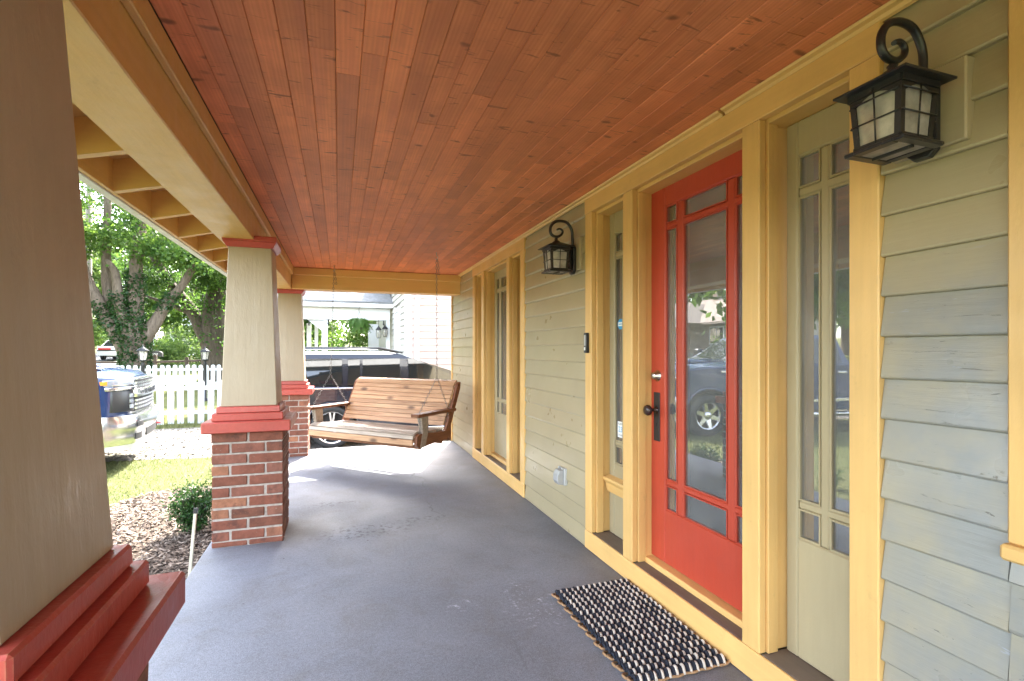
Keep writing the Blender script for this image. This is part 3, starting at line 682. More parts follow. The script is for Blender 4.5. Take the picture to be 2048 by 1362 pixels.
SCROLL = [(-.011,.2),(-0.011, 0.264), (-0.014, 0.296), (-0.023, 0.318), (-0.042, 0.344), (-0.064, 0.355), (-0.094, 0.358), (-0.123, 0.353), (-0.148, 0.339), (-0.165, 0.316), (-0.17, 0.292), (-0.165, 0.27), (-0.148, 0.256), (-0.123, 0.253), (-0.101, 0.261), (-0.085, 0.276), (-0.082, 0.292), (-0.092, 0.303), (-0.107, 0.306), (-0.123, 0.298)]
L1 = lantern(); L2 = copy_tree(L1); L2.location = (1.468, 3.008, 1.74); L2['label'] = 'farther black iron wall lantern, above the outlet, left of the red door'
# ---- rope door mat
mt = thing('door_mat', 'woven navy and cream rope door mat before the red door', 'doormat', (1.04, 1.61, 0))
NC, NR, cp, rp = 13, 20, .0318, .0372
for j in range(NC):
    x0 = .018 + j * cp
    def strand(dx, ph, amp, sh, npp=8):
        pts = []
        for i in range(NR):
            for q in range(npp):
                if q == 0: av = amp * random.uniform(.78, 1.12)
                u = q / npp; z = .007 + av * math.sin(math.pi * u) ** .8
                if u < .06: z = .005
                pts.append((x0 + dx + sh * (u - .5) + random.uniform(-.0006, .0006), (i + u + ph) * rp, z))
        return pts
    b = MB(); b.tube(strand(.0100, 0, .022, .006), .0062, 6); b.part('cream_rope', m_cream, mt, world=False)
    b = MB(); b.tube(strand(.0005, .10, .020, .006), .0066, 6); b.tube(strand(-.0095, .22, .019, .006), .0066, 6); b.part('navy_rope', m_navy, mt, world=False)
b = MB(); pts = []
for i in range(NR + 1):
    y = (i + .02) * rp
    xs = [.0 + k * .43 / 30 for k in range(31)]
    if i % 2: xs = xs[::-1]
    for x in xs: pts.append((x - .004, y + .003 * math.sin(x * 90), .0065))
    pts += [(xs[-1] + (.008 if not i % 2 else -.016), y + rp * .25, .012), (xs[-1] + (.012 if not i % 2 else -.020), y + rp * .5, .015), (xs[-1] + (.008 if not i % 2 else -.016), y + rp * .75, .012)]
b.tube(pts, .0058, 5)
for i in range(NR):     # the second end loops, so that every course turns on both edges
    s = i % 2; xe = -.004 if not s else .426; o = -1 if not s else 1
    y = (i + .3) * rp
    b.tube([(xe - o * .02, y, .008), (xe + o * .006, y + .004, .014), (xe + o * .011, y + rp * .45, .017), (xe + o * .006, y + rp * .8, .014), (xe - o * .02, y + rp * .9, .008)], .0056, 5)
b.part('tan_rope', m_tanrope, mt, world=False)

# ---- porch swing
e_ang = math.atan2(-.72, .694)
sw = thing('porch_swing', 'slatted cedar porch swing hanging on chains at the far end of the porch', 'porch swing', (-.30, 5.93, 0), e_ang)
SL = 1.42
seat = [(-.012, .385), (.0, .425), (.035, .447), (.095, .447), (.165, .438), (.235, .43), (.305, .423), (.375, .42), (.43, .419), (.475, .425)]
back = [(y + .045 + (z - .455) * .10, z) for y, z in [(.452, .455), (.468, .50), (.486, .545), (.504, .59), (.522, .635), (.540, .68), (.558, .725), (.576, .77), (.594, .815), (.612, .86), (.635, .90), (.672, .918)]]
def slat(p0, p1, mat, x0=0.0, x1=SL):
    (y0, z0), (y1, z1) = p0, p1; L = math.hypot(y1 - y0, z1 - z0) - .004; a = math.atan2(z1 - z0, y1 - y0)
    M = Matrix.Translation((0, (y0 + y1) / 2, (z0 + z1) / 2)) @ Matrix.Rotation(a, 4, 'X')
    me = MB().box(x0, x1, -L / 2, L / 2, -.010, .010, bev=.003, M=M).mesh('slat', mat); link('slat', me, sw)
for p, q in zip(seat, seat[1:]): slat(p, q, m_swgrey)
slat((-.014, .325), (-.012, .385), m_swing)
for p, q in zip(back, back[1:]): slat(p, q, m_swing)
prof = [(-.002, .33), (.008, .415), (.035, .435), (.10, .436), (.37, .408), (.485, .412), (.513, .46), (.675, .79), (.71, .875), (.75, .905), (.775, .90), (.768, .84), (.72, .74), (.59, .47), (.565, .36), (.51, .31), (.30, .315), (.12, .30), (.04, .30)]
for x in (-.036, SL + .002):
    b = MB(); b.prism(prof, 'x', x, x + .034); b.part('side_frame', m_swside, sw, world=False)
    b = MB()
    b.loft([[(x - .004, .05, .30), (x + .038, .05, .30), (x + .038, .13, .30), (x - .004, .13, .30)], [(x - .004, .09, .45), (x + .038, .09, .45), (x + .038, .18, .45), (x - .004, .18, .45)], [(x - .012, .06, .60), (x + .046, .06, .60), (x + .046, .17, .60), (x - .012, .17, .60)]]); b.part('arm_post', m_swgrey, sw, world=False)
    MB().box(x - .035, x + .065, -.01, .645, .60, .632, bev=.006).part('arm', m_swside, sw, world=False)
    MB().box(x - .01, x + .03, .555, .595, .3, .60, bev=.003).part('back_post', m_swside, sw, world=False)
for yy in (.05, .40): MB().box(-.03, SL + .03, yy, yy + .04, .285, .32, bev=.003).part('cross_rail', m_swside, sw, world=False)
def chain(b, p, q, link_l=.034, r=.0023):
    p, q = Vector(p), Vector(q); L = (q - p).length; n = int(L / (link_l * .78)); d = (q - p) / n; u = d.normalized()
    a = u.orthogonal().normalized(); c = u.cross(a)
    for i in range(n):
        m = p + d * (i + .5); w = a if i % 2 else c
        pts = []
        for k in range(8):
            t_ = 2 * math.pi * k / 8; pts.append(m + u * (link_l / 2 - r) * math.cos(t_) + w * .0085 * math.sin(t_))
        b.tube(pts, r, 4, closed=True)
Minv = Matrix.Rotation(-e_ang, 4, 'Z') @ Matrix.Translation((.30, -5.93, 0))
for x, hook in ((-.02, (-.053, 6.10, 2.222)), (SL + .02, (.918, 4.97, 2.222))):
    hk = Minv @ Vector(hook); h0 = hk + Vector((0, 0, -.06)); sp = Vector((x * .4 + hk.x * .6, .27, .98))
    for p_, q_ in ((h0, sp), (sp, (x, .06, .64)), ((x, .06, .60), (x, .07, .36)), (sp, (x, .55, .64)), ((x, .55, .6), (x, .56, .34)), (h0 + Vector((.012, 0, 0)), h0 + Vector((.025, .01, -.16)))):
        b = MB(); chain(b, p_, q_); b.part('chain', m_chain, sw, world=False)
    b = MB(); b.tube([hk + Vector((0, 0, .003)), hk + Vector((0, 0, -.03)), hk + Vector((.016, 0, -.042)), hk + Vector((.012, 0, -.062)), hk + Vector((-.006, 0, -.066)), hk + Vector((-.014, 0, -.052))], .0042, 6); b.part('ceiling_hook', m_steel, sw, world=False)

# ---- inside the house, seen through the glass
room = thing('interior_room', 'dim room inside the house behind the glass doors', None, (3, 2, .1), kind='structure')
b = MB(); b.box(1.665, 4.6, -2.5, 6.8, .04, .10); b.part('floor', m_infloor, room)
b = MB(); b.box(1.665, 4.6, -2.5, 6.8, 2.6, 2.65); b.part('ceiling', m_inwall, room)
b = MB(); b.box(4.6, 4.7, -2.5, 0, .1, 2.6); b.box(4.6, 4.7, 3.4, 6.8, .1, 2.6); b.box(4.6, 4.7, 0, 3.4, .1, .8); b.box(4.6, 4.7, 0, 3.4, 2.4, 2.6); b.box(1.665, 4.6, 6.8, 6.86, .1, 2.6)
b.box(1.665, 2.2, -2.56, -2.5, .1, 2.6); b.box(3.9, 4.6, -2.56, -2.5, .1, 2.6); b.box(2.2, 3.9, -2.56, -2.5, .1, .8)
b.box(3.36, 3.42, 2.2, 4.2, .1, 2.6)
for a, c in ((-2.5, -.46), (.72, 1.04), (2.86, 3.99), (5.70, 6.8)): b.box(1.62, 1.664, a, c, .1, 2.6)
for a, c in ((-.46, .72), (1.04, 2.86), (3.99, 5.70)): b.box(1.664, 1.68, a, c, 2.12, 2.6)
b.part('wall', m_inwall, room)
b = MB(); b.box(1.56, 4.75, 6.862, 6.885, -.4, 4.2); b.box(1.56, 4.75, -2.62, -2.57, 2.7, 4.2); b.box(1.56, 4.75, -2.5, 6.885, 2.8, 4.2); b.part('house_body', m_siding, room)
t = NT('abstract_paint'); p = t.pos(); n_ = t.n('TexNoise', Vector=t.vmul(t.gpos, (1, 5, 3)), Scale=1.6, Detail=4, Distortion=1.2)
c = t.n('ValToRGB', Fac=t.mr(n_.outputs[0], .3, .7, 0, 1)); q = c.color_ramp
q.elements[0].color = (.03, .20, .06, 1); q.elements[1].color = (.10, .12, .5, 1)
for pos_, colr in ((.3, (.15, .45, .06, 1)), (.45, (.65, .52, .05, 1)), (.58, (.75, .22, .03, 1)), (.7, (.40, .06, .35, 1)), (.85, (.05, .25, .45, 1))): e = q.elements.new(pos_); e.color = colr
m_art = t.done(t.hsv(c.outputs[0], 1.3), .5)
pa = thing('painting', 'colourful abstract painting indoors behind the right sidelight', 'painting', (3.35, 2.72, 1.08))
MB().box(-.03, -.008, -.34, .24, 0, .76, bev=.003).part('canvas', m_art, pa, world=False); MB().box(-.008, -.001, -.36, .26, -.02, .78).part('frame', m_black, pa, world=False)
tb = thing('side_table', 'round black tray table indoors behind the red door', 'table', (2.30, 2.32, .10))
b = MB(); b.lathe([(0, .585), (.21, .585), (.225, .612), (.218, .612), (.205, .595), (0, .595)], 28); b.part('tray_top', m_black, tb, world=False)
b = MB(); b.lathe([(.13, 0), (.13, .015), (.02, .025), (.015, .585)], 16); b.part('pedestal', m_black, tb, world=False)
bt = thing('bottle', 'small amber bottle on the black tray table indoors', 'bottle', (2.36, 2.30, .696))
b = MB(); b.lathe([(0, 0), (.03, 0), (.032, .01), (.032, .07), (.014, .095), (.012, .12), (0, .12)], 16); b.part('body', plain('amber_glass', (.35, .14, .03), .1), bt, world=False)
b = MB(); b.lathe([(.014, .12), (.014, .14), (0, .14)], 12); b.part('cap', m_black, bt, world=False)
bn = thing('bench', 'low dark bench indoors holding a crumpled grey cloth', 'bench', (2.6, 2.05, .10))
MB().box(-.25, .25, -.35, .35, .58, .62, bev=.006).part('bench_top', m_black, bn, world=False)
for i in (-.22, .22):
    for j in (-.32, .32): MB().box(i - .02, i + .02, j - .02, j + .02, 0, .58).part('leg', m_black, bn, world=False)
b = MB(); bmesh.ops.create_icosphere(b.b, subdivisions=4, radius=1)
from mathutils import noise as mnoise
for v in b.b.verts:
    k = 1 + .5 * mnoise.noise(v.co * 1.7) + .22 * abs(mnoise.noise(v.co * 4.5)); v.co = Vector((v.co.x * .15 * k, v.co.y * .17 * k, max(-.0, (v.co.z + .35) * .13 * k)))
for f in b.b.faces: f.smooth = True
cl = b.part('cloth', m_cloth, None); cl.location = (2.58, 2.14, .722); tag(cl, 'crumpled pale grey cloth lying on the bench indoors', 'cloth')
# ================================================================== OUTDOORS
def sm(t): t = np.clip(t, 0, 1); return t * t * (3 - 2 * t)
def T(x, y):
    r = np.hypot(x, y); return -.45 + 1.15 * sm((r - 15) / 40) + 2.2 * sm((r - 52) / 45) + 6 * sm((r - 120) / 300)
def strip_grid(name, fx, us, vs, mat, label, lift=0.0):
    P = []
    for v in vs:
        for u in us:
            x, y = fx(u, v); P.append((x, y, float(T(x, y)) + lift))
    n, m = len(us), len(vs); F = [(j * n + i, j * n + i + 1, (j + 1) * n + i + 1, (j + 1) * n + i) for j in range(m - 1) for i in range(n - 1)]
    o = link(name, np_mesh(name, P, F, mat, smooth=True)); return tag(o, label, kind='structure')
ax = np.sign(np.linspace(-1, 1, 161)) * (np.abs(np.linspace(-1, 1, 161)) ** 2.2) * 700
strip_grid('ground', lambda u, v: (u, v), ax, ax, m_lawn, 'lawn and rising ground around the houses')
strip_grid('driveway', lambda u, v: (v, u + .25 * math.sin(v * .9) * (1 if u < 10 else 0)), [9.35, 10, 11, 12, 12.75], np.linspace(-15.4, 12, 60), m_gravel, 'pale gravel driveway beside the porch', .004)
strip_grid('street', lambda u, v: (u, v), np.linspace(-22, -15.2, 5), np.linspace(-80, 160, 81), m_asph, 'asphalt street beyond the front yards', .03)
strip_grid('pavement', lambda u, v: (u, v), [-14.4, -13.8, -13.1], np.linspace(-80, 160, 81), m_side, 'concrete pavement along the street', .05)
strip_grid('neighbour_path', lambda u, v: (u, v), np.linspace(-15, -6.5, 10), [26.5, 28, 29.5], m_side, 'pale concrete drive beyond the picket fences', .03)
# mulch bed along the porch
bx = np.linspace(0, 1, 9)
mb_ = strip_grid('mulch_bed', lambda u, v: (-.79 - u * (1.25 + .35 * math.sin(v * 1.3 + .6) + .12 * math.sin(v * 4)), v), bx, np.linspace(-2, 7.2, 40), m_soil, 'brown bark mulch bed along the porch edge', .010)
def chips(n, bed, size, mat, name, label, cat='mulch', fat=(.16, .4), lift=.018):
    xy = bed(n); n = len(xy)
    z = T(xy[:, 0], xy[:, 1]) + lift + RNG.uniform(0, .025, n)
    C = np.c_[xy, z]; a = RNG.uniform(0, 2 * np.pi, n); til = RNG.normal(0, .35, n); L = size * RNG.uniform(.5, 1.5, n); w = L * RNG.uniform(*fat, n)
    d = np.c_[np.cos(a) * np.cos(til), np.sin(a) * np.cos(til), np.sin(til)]; s = np.c_[-np.sin(a), np.cos(a), RNG.normal(0, .3, n)]; up = np.cross(d, s)
    q = [C - d * L[:, None] / 2 - s * w[:, None] / 2, C + d * L[:, None] / 2 - s * w[:, None] * .35, C + d * L[:, None] * .45 + s * w[:, None] / 2, C - d * L[:, None] / 2 + s * w[:, None] * .4, C + up * (w * .25)[:, None]]
    V = np.stack(q, 1).reshape(-1, 3); base = np.arange(n)[:, None] * 5
    F = np.concatenate([base + np.array(f) for f in ((0, 1, 4), (1, 2, 4), (2, 3, 4), (3, 0, 4))], 0)
    return tag(link(name, np_mesh(name, V, F, mat)), label, cat, kind='stuff')
def mulch_xy(n):
    v = RNG.uniform(1.2, 7.0, n); u = RNG.uniform(0, 1.04, n); return np.c_[-.80 - u * (1.25 + .35 * np.sin(v * 1.3 + .6) + .12 * np.sin(v * 4)), v]
chips(26000, mulch_xy, .045, m_chip, 'mulch', 'loose brown bark chips covering the bed beside the porch', 'mulch')
def gravel_xy(n):
    a = np.c_[RNG.uniform(-6.5, 0, n // 2), RNG.uniform(9.2, 12.6, n // 2)]; c = np.c_[RNG.uniform(-1.5, 3.5, n - n // 2), RNG.uniform(7.2, 11.2, n - n // 2)]; return np.r_[a, c]
tag(mb_ if False else strip_grid('gravel_apron', lambda u, v: (v, u), [6.87, 8, 9.4], np.linspace(-.9, 9, 12), m_gravel, 'gravel between the porch end and the driveway', .006), None)
chips(24000, gravel_xy, .035, m_stone, 'gravel', 'loose gravel stones scattered over the driveway', 'gravel', (.55, .95), -.004)
# grass blades over the near lawn
n = 120000
x = -1.0 - 11 * RNG.uniform(0, 1, n) ** 1.4; y = RNG.uniform(.5, 15.5, n)
edge = -.79 - (1.25 + .35 * np.sin(y * 1.3 + .6) + .12 * np.sin(y * 4))
on = ((y < 9.25 + .25 * np.sin(x * .9) + RNG.normal(0, .16, n) + .35 * (np.sin(x * 3.1) * np.sin(x * 1.3 + 1) > .45) * RNG.uniform(0, 1, n)) | (y > 12.7)) & ((x < edge) | (y > 7.0)) & ~((x > -1.0) & (y > 6.7))
nz = np.sin(x * 2.1 + 1.3 * np.sin(y * 1.7)) + np.sin(y * 2.7 + 1.1 * np.sin(x * 2.3))
on &= RNG.uniform(0, 1, n) < np.clip(.75 + .25 * nz, .25, 1)
x, y = x[on], y[on]; n = len(x); z = T(x, y) + .0
a = RNG.uniform(0, 2 * np.pi, n); h = RNG.uniform(.025, .075, n); h *= np.where((y > 12.7) & (y < 13.6), 2.2, 1); w = .0045; le = RNG.normal(0, .030, (n, 2))
B = np.c_[x, y, z]; d = np.c_[np.cos(a), np.sin(a), 0 * a] * w
V = np.stack([B - d, B + d, B + np.c_[le, h]], 1).reshape(-1, 3)
tag(link('lawn_grass', np_mesh('lawn_grass', V, np.arange(3 * n).reshape(n, 3), m_blade)), 'short sunlit green grass of the front lawn', 'grass', kind='stuff')

# ---- small plants by the porch
def shrub(name, label, cat, loc, h, r, nl, size, mat, stems=9, group=None):
    root = thing(name, label, cat, loc, group=group); C = []; b = MB()
    for k in range(stems):
        a = random.uniform(0, 6.28); rr = r * math.sqrt(random.random()); hh = h * random.uniform(.65, 1.1)
        p = [Vector((0, 0, -.02)), Vector((math.cos(a) * rr * .6, math.sin(a) * rr * .6, hh * .5)), Vector((math.cos(a) * rr, math.sin(a) * rr, hh))]
        b.tube(p, [.006, .004, .002], 5)
        m = nl // stems; tt = RNG.uniform(.25, 1.04, m); base = np.array([list(p[1].lerp(p[2], q * 2 - 1) if q > .5 else p[0].lerp(p[1], q * 2)) for q in tt]); C.append(base + RNG.normal(0, 1, (m, 3)) * r * .21)
    b.part('stem', m_bark2, root, world=False); C = np.concatenate(C); C[:, 2] = np.maximum(C[:, 2], .01)
    link('foliage', leaf_mesh('foliage', C, size, mat, asp=.6), root); return root
shrub('boxwood_shrub', 'small dark green boxwood shrub beside the middle brick pier', 'shrub', (-1.27, 5.36, -.44), .40, .18, 3600, .027, m_box, 34)
shrub('young_plant', 'tiny green seedling in the shaded mulch', 'plant', (-1.30, 3.15, -.44), .17, .06, 150, .026, m_pale, 6)
shrub('young_plant', 'small leafy clump at the lawn edge beside the nearest column', 'plant', (-2.45, 4.55, -.44), .22, .13, 500, .03, m_box, 10)
sk = thing('plant_stake', 'thin pale square stake leaning in the mulch by the middle pier', 'stake', (-.93, 3.74, -.45))
MB().box(-.009, .009, -.009, .009, 0, .66, bev=.002, M=Matrix.Rotation(R(4), 4, 'Y') @ Matrix.Rotation(R(-3), 4, 'X')).part('stake', plain('stake_wood', (.55, .50, .38), .6), sk, world=False)
MB().box(-.012, .012, -.012, .012, .64, .675, bev=.002, M=Matrix.Rotation(R(4), 4, 'Y') @ Matrix.Rotation(R(-3), 4, 'X')).part('stake_cap', m_blackplastic, sk, world=False)

# ---- picket fences
def fence(label, x0, x1, y, z, h, pitch, pwid, post_x):
    root = thing('picket_fence', label, 'fence', ((x0 + x1) / 2, y, z)); cx = (x0 + x1) / 2
    hw = pwid / 2; pr = [(-hw, .03), (hw, .03), (hw, h - hw * .9)] + [(hw * math.cos(q), h - hw * .9 + hw * .9 * math.sin(q)) for q in (.5, 1.0, 1.57, 2.14, 2.64)] + [(-hw, h - hw * .9)]
    b = MB(); b.prism(pr, 'y', -.010, .010); me = b.mesh('picket', m_white)
    x = x0
    while x < x1:
        if min((abs(x - q) for q in post_x), default=9) > .09: link('picket', me, root, (x - cx + random.uniform(-.006, .006), 0, random.uniform(-.008, .008)), (0, random.uniform(-.012, .012), 0))
        x += pitch
    for zz in (.24, h - .22): MB().box(x0 - cx - .05, x1 - cx + .05, .011, .048, zz, zz + .085, bev=.004).part('rail', m_white, root, world=False)
    for q in post_x: 
        b = MB(); b.box(q - cx - .055, q - cx + .055, -.02, .09, 0, h + .07, bev=.004); b.frust(.07, .07, h + .0705, h + .10, .004, q - cx, .035); b.frust(.06, .005, h + .1005, h + .14, 0, q - cx, .035); b.part('post', m_white, root, world=False)
    return root
fence('white picket fence with rounded tops, nearer one beside the gravel driveway', -6.4, -1.9, 13.35, -.46, 1.02, .1985, .125, (-2.36,))
fence('white picket fence with narrow gaps, farther one behind the nearer pickets', -8.6, -3.2, 21.6, -.26, .98, .205, .135, (-3.3,))
# ---- rustic rail fence, mailbox, lamp posts
rr = thing('rail_fence', 'low dark rustic rail fence beyond the picket fences', 'fence', (-8, 28, float(T(-8, 28))))
for k in range(7): MB().box(-4.2 + k * 1.3, -4.06 + k * 1.3, -.07, .07, -.1, 1.05 + .12 * (k % 2), bev=.02).part('post', m_rustic, rr, world=False)
for z in (.45, .85):
    b = MB(); b.tube([(-4.4, 0, z), (-1, .02, z - .05), (2, 0, z + .04), (4, 0, z)], .05, 7); b.part('rail', m_rustic, rr, world=False)
mbx = thing('mailbox', 'black mailbox numbered 627 behind the far picket fence', 'mailbox', (-8.9, 30.4, float(T(-8.9, 30.4))))
MB().box(-.05, .05, -.05, .05, 0, .95).part('post', m_rustic, mbx, world=False)
b = MB(); b.prism([(-.30, .95), (.30, .95), (.30, 1.12)] + [(.30 * math.cos(q), 1.12 + .13 * math.sin(q)) for q in (.5, 1.0, 1.57, 2.14, 2.64)] + [(-.30, 1.12)], 'y', -.13, .13); b.part('box', m_black, mbx, world=False)
link('lettering', font_mesh('627', .17, m_lwhite), mbx, (0, -.132, 1.06), (R(90), 0, 0))
def lamp_post(label, loc, H):
    r = thing('lamp_post', label, 'lamp post', loc, group='black garden lamp posts')
    b = MB(); b.lathe([(.09, 0), (.09, .08), (.05, .12), (.045, H - .55), (.06, H - .52), (.03, H - .46), (.055, H - .42)], 12); b.part('post', m_black, r, world=False)
    b = MB(); b.lathe([(.085, H - .42), (.10, H - .40), (.10, H - .38), (.085, H - .38)], 6, smooth=False)
    for k in range(6):
        a = math.pi / 3 * k; b.tube([(.085 * math.cos(a), .085 * math.sin(a), H - .39), (.125 * math.cos(a), .125 * math.sin(a), H - .13)], .008, 4)
    b.part('lantern_frame', m_black, r, world=False)
    b = MB(); b.lathe([(.078, H - .385), (.115, H - .135)], 6, smooth=False); b.part('lantern_glass', m_seed, r, world=False)
    b = MB(); b.lathe([(.155, H - .14), (.16, H - .125), (.07, H - .05), (.03, H - .03), (.03, H - .01), (.012, H), (.012, H + .03), (0, H + .045)], 12); b.part('lantern_roof', m_black, r, world=False)
lamp_post('black lamp post with glass lantern rising just behind the truck hood', (-5.17, 16.6, -.45), 1.82)
lamp_post('black lamp post standing before the far white picket fence', (-4.16, 18.9, -.42), 1.76)
# ---- utility pole and wires
up = thing('utility_pole', 'weathered grey wooden utility pole behind the ivy covered tree', 'utility pole', (-11.6, 30.0, float(T(-11.6, 30))))
b = MB(); b.tube([(0, 0, -.2), (0, 0, 5), (.05, 0, 10.5)], [.17, .15, .11], 12); b.part('pole', m_pole, up, world=False)
MB().box(-1.1, 1.1, -.06, .06, 9.4, 9.52).part('crossarm', m_pole, up, world=False)
MB().box(-.19, .19, -.19, -.14, .9, 1.15).part('metal_band', m_steel, up, world=False)
for k, (z, x2) in enumerate(((9.5, 12.0), (7.4, 9.0))):
    b = MB(); b.tube([(-11.6 + (x2 + 11.6) * q, 30 - 9 * q, z + .4 - 1.6 * math.sin(math.pi * q) * .5 - q * 1.2) for q in [i / 16 for i in range(17)]], .014, 4); tag(b.part('overhead_wire', m_lblack), ('upper' if k == 0 else 'lower') + ' thin overhead wire running from the utility pole', 'wire', 'overhead wires')

# ---- trees
def limb(b, pts, r0, r1, wob=.06, seg=10):
    P = [Vector(p) for p in pts]; f = []
    for i in range(len(P) - 1):
        p0, p1, p2, p3 = P[max(i - 1, 0)], P[i], P[i + 1], P[min(i + 2, len(P) - 1)]
        for q in (0, .25, .5, .75): f.append(.5 * ((2 * p1) + (p2 - p0) * q + (2 * p0 - 5 * p1 + 4 * p2 - p3) * q * q + (3 * p1 - p0 - 3 * p2 + p3) * q ** 3))
    f.append(P[-1]); n = len(f)
    b.tube([v + Vector((random.uniform(-1, 1), random.uniform(-1, 1), 0)) * wob * r0 for v in f], [(r0 + (r1 - r0) * k / (n - 1)) * random.uniform(.93, 1.08) for k in range(n)], seg)
    return f
def crown_pts(n, ctr, rad, clumps, spread, shell=.45):
    d = RNG.normal(size=(clumps, 3)); d /= np.linalg.norm(d, axis=1)[:, None]; rr = RNG.uniform(shell, 1, clumps) ** .6
    K = d * rr[:, None] * np.array(rad); k = RNG.integers(0, clumps, n); sp = RNG.uniform(.5, 1.3, clumps)
    P = K[k] + RNG.normal(size=(n, 3)) * (np.array([1, 1, .55]) * spread) * sp[k][:, None]
    return P + np.array(ctr)
def ivy_pts(f, n, r): 
    f = np.array([list(v) for v in f]); k = RNG.integers(0, len(f) - 1, n); u = RNG.uniform(0, 1, n)[:, None]; P = f[k] * (1 - u) + f[k + 1] * u
    d = RNG.normal(size=(n, 3)); d[:, 2] *= .3; d /= np.linalg.norm(d, axis=1)[:, None]; return P + d * r * RNG.uniform(.85, 1.35, n)[:, None]
# big multi-stemmed tree wrapped in ivy
X, Y = -7.65, 23.6; Z = float(T(X, Y)); iv = thing('ivy_tree', 'large multi stemmed tree with ivy climbing its forked trunk', 'tree', (X, Y, Z))
b = MB(); ivp = []
f = limb(b, [(0, 0, -.2), (.05, 0, 1.2), (.0, 0, 2.6)], .46, .42); ivp.append(ivy_pts(f, 5200, .44))
f = limb(b, [(-.15, 0, 1.3), (-.75, .1, 2.5), (-1.35, .1, 3.7), (-1.85, .1, 5.4), (-2.3, .2, 8.5)], .30, .14); ivp.append(ivy_pts(f[2:8], 1300, .26))
f = limb(b, [(-.5, .3, 1.9), (-.95, .4, 3.6), (-1.05, .4, 5.0), (-1.0, .5, 8.5)], .22, .12)
f = limb(b, [(-.1, -.1, 2.2), (-.45, -.15, 3.4), (-.55, -.15, 4.5), (-.85, -.1, 5.0)], .22, .10); ivp.append(ivy_pts(f[:6], 900, .26))
f = limb(b, [(.1, 0, 2.2), (.05, .0, 3.8), (.12, 0, 5.4), (.3, .1, 7.2), (.5, .1, 10)], .29, .14); ivp.append(ivy_pts(f[:7], 1700, .30))
f = limb(b, [(.25, 0, 1.8), (.75, .0, 2.7), (1.15, 0, 3.5), (1.75, .1, 4.4), (2.8, .2, 6.8)], .28, .10); ivp.append(ivy_pts(f[6:11], 500, .24))
b.part('trunk', m_bark, iv, world=False)
link('ivy', leaf_mesh('ivy', np.concatenate(ivp), .10, m_ivy, asp=.8), iv)
C = np.concatenate([crown_pts(22000, (-.4, 0, 9.4), (5.8, 4.6, 4.0), 90, .52), crown_pts(5200, (2.2, -.6, 5.3), (2.4, 2, .9), 24, .36, .1), crown_pts(4200, (-3.0, -.3, 5.6), (2.2, 2, 1.0), 22, .38, .1), crown_pts(3200, (0, .5, 5.8), (2.6, 2, .9), 18, .36, .1)])
link('crown', leaf_mesh('crown', C, .135, m_leaf, asp=.75, droop=.4), iv)
X, Y = -5.75, 27.4; Z = float(T(X, Y)); t2 = thing('shade_tree', 'thick dark trunked shade tree behind the far picket fence', 'tree', (X, Y, Z))
b = MB(); limb(b, [(.25, 0, -.3), (.2, 0, 1.4), (.1, 0, 3.0), (.5, 0, 6), (.6, .2, 9)], .72, .30); f = limb(b, [(-.1, 0, 1.7), (-.9, 0, 3.4), (-1.9, .1, 4.8), (-3.0, 0, 7)], .34, .12); limb(b, [(-.6, 0, 3.0), (-1.8, -.1, 3.6), (-3.2, 0, 4.1)], .12, .04)
b.part('trunk', m_bark2, t2, world=False)
C = np.concatenate([crown_pts(19000, (0, 0, 9.4), (5.4, 4.6, 3.9), 80, .52), crown_pts(6400, (-.8, -1.2, 5.2), (2.8, 1.5, 1.1), 26, .36, .1), ivy_pts([(.1, 0, 1.5), (.1, 0, 3.4), (-.7, 0, 3.6)], 900, .72)])
link('crown', leaf_mesh('crown', C, .135, m_leaf2, asp=.75, droop=.4), t2)
# background trees: three kinds, copied
def bg_tree(mat, kind):
    r = thing('background_tree', 'x', 'tree', (0, 0, 0), group='trees on the rising ground far behind')
    b = MB(); limb(b, [(0, 0, -.3), (.1, 0, 2.5), (0, .1, 5)], .38, .22, seg=8)
    for k in range(5):
        a = k * 1.3; limb(b, [(0, 0, 3 + .3 * k), (1.2 * math.cos(a), 1.2 * math.sin(a), 5), (2.4 * math.cos(a), 2.4 * math.sin(a), 7)], .15, .05, seg=6)
    b.part('trunk', m_bark2, r, world=False)
    rad = ((4.2, 4.2, 4.2), (3.4, 3.4, 5.2), (4.8, 4.8, 3.4))[kind]
    C = np.concatenate([crown_pts(8500, (0, 0, 6.6), rad, 46, .58), crown_pts(2000, (0, 0, 3.4), (rad[0] * .9, rad[1] * .9, 1.6), 26, .6, .2)])
    link('crown', leaf_mesh('crown', C, .30, mat, asp=.7, droop=.3), r); return r
protos = [bg_tree(m_leaf, 0), bg_tree(m_pale, 1), bg_tree(m_leaf2, 2)]
used = [False] * 3
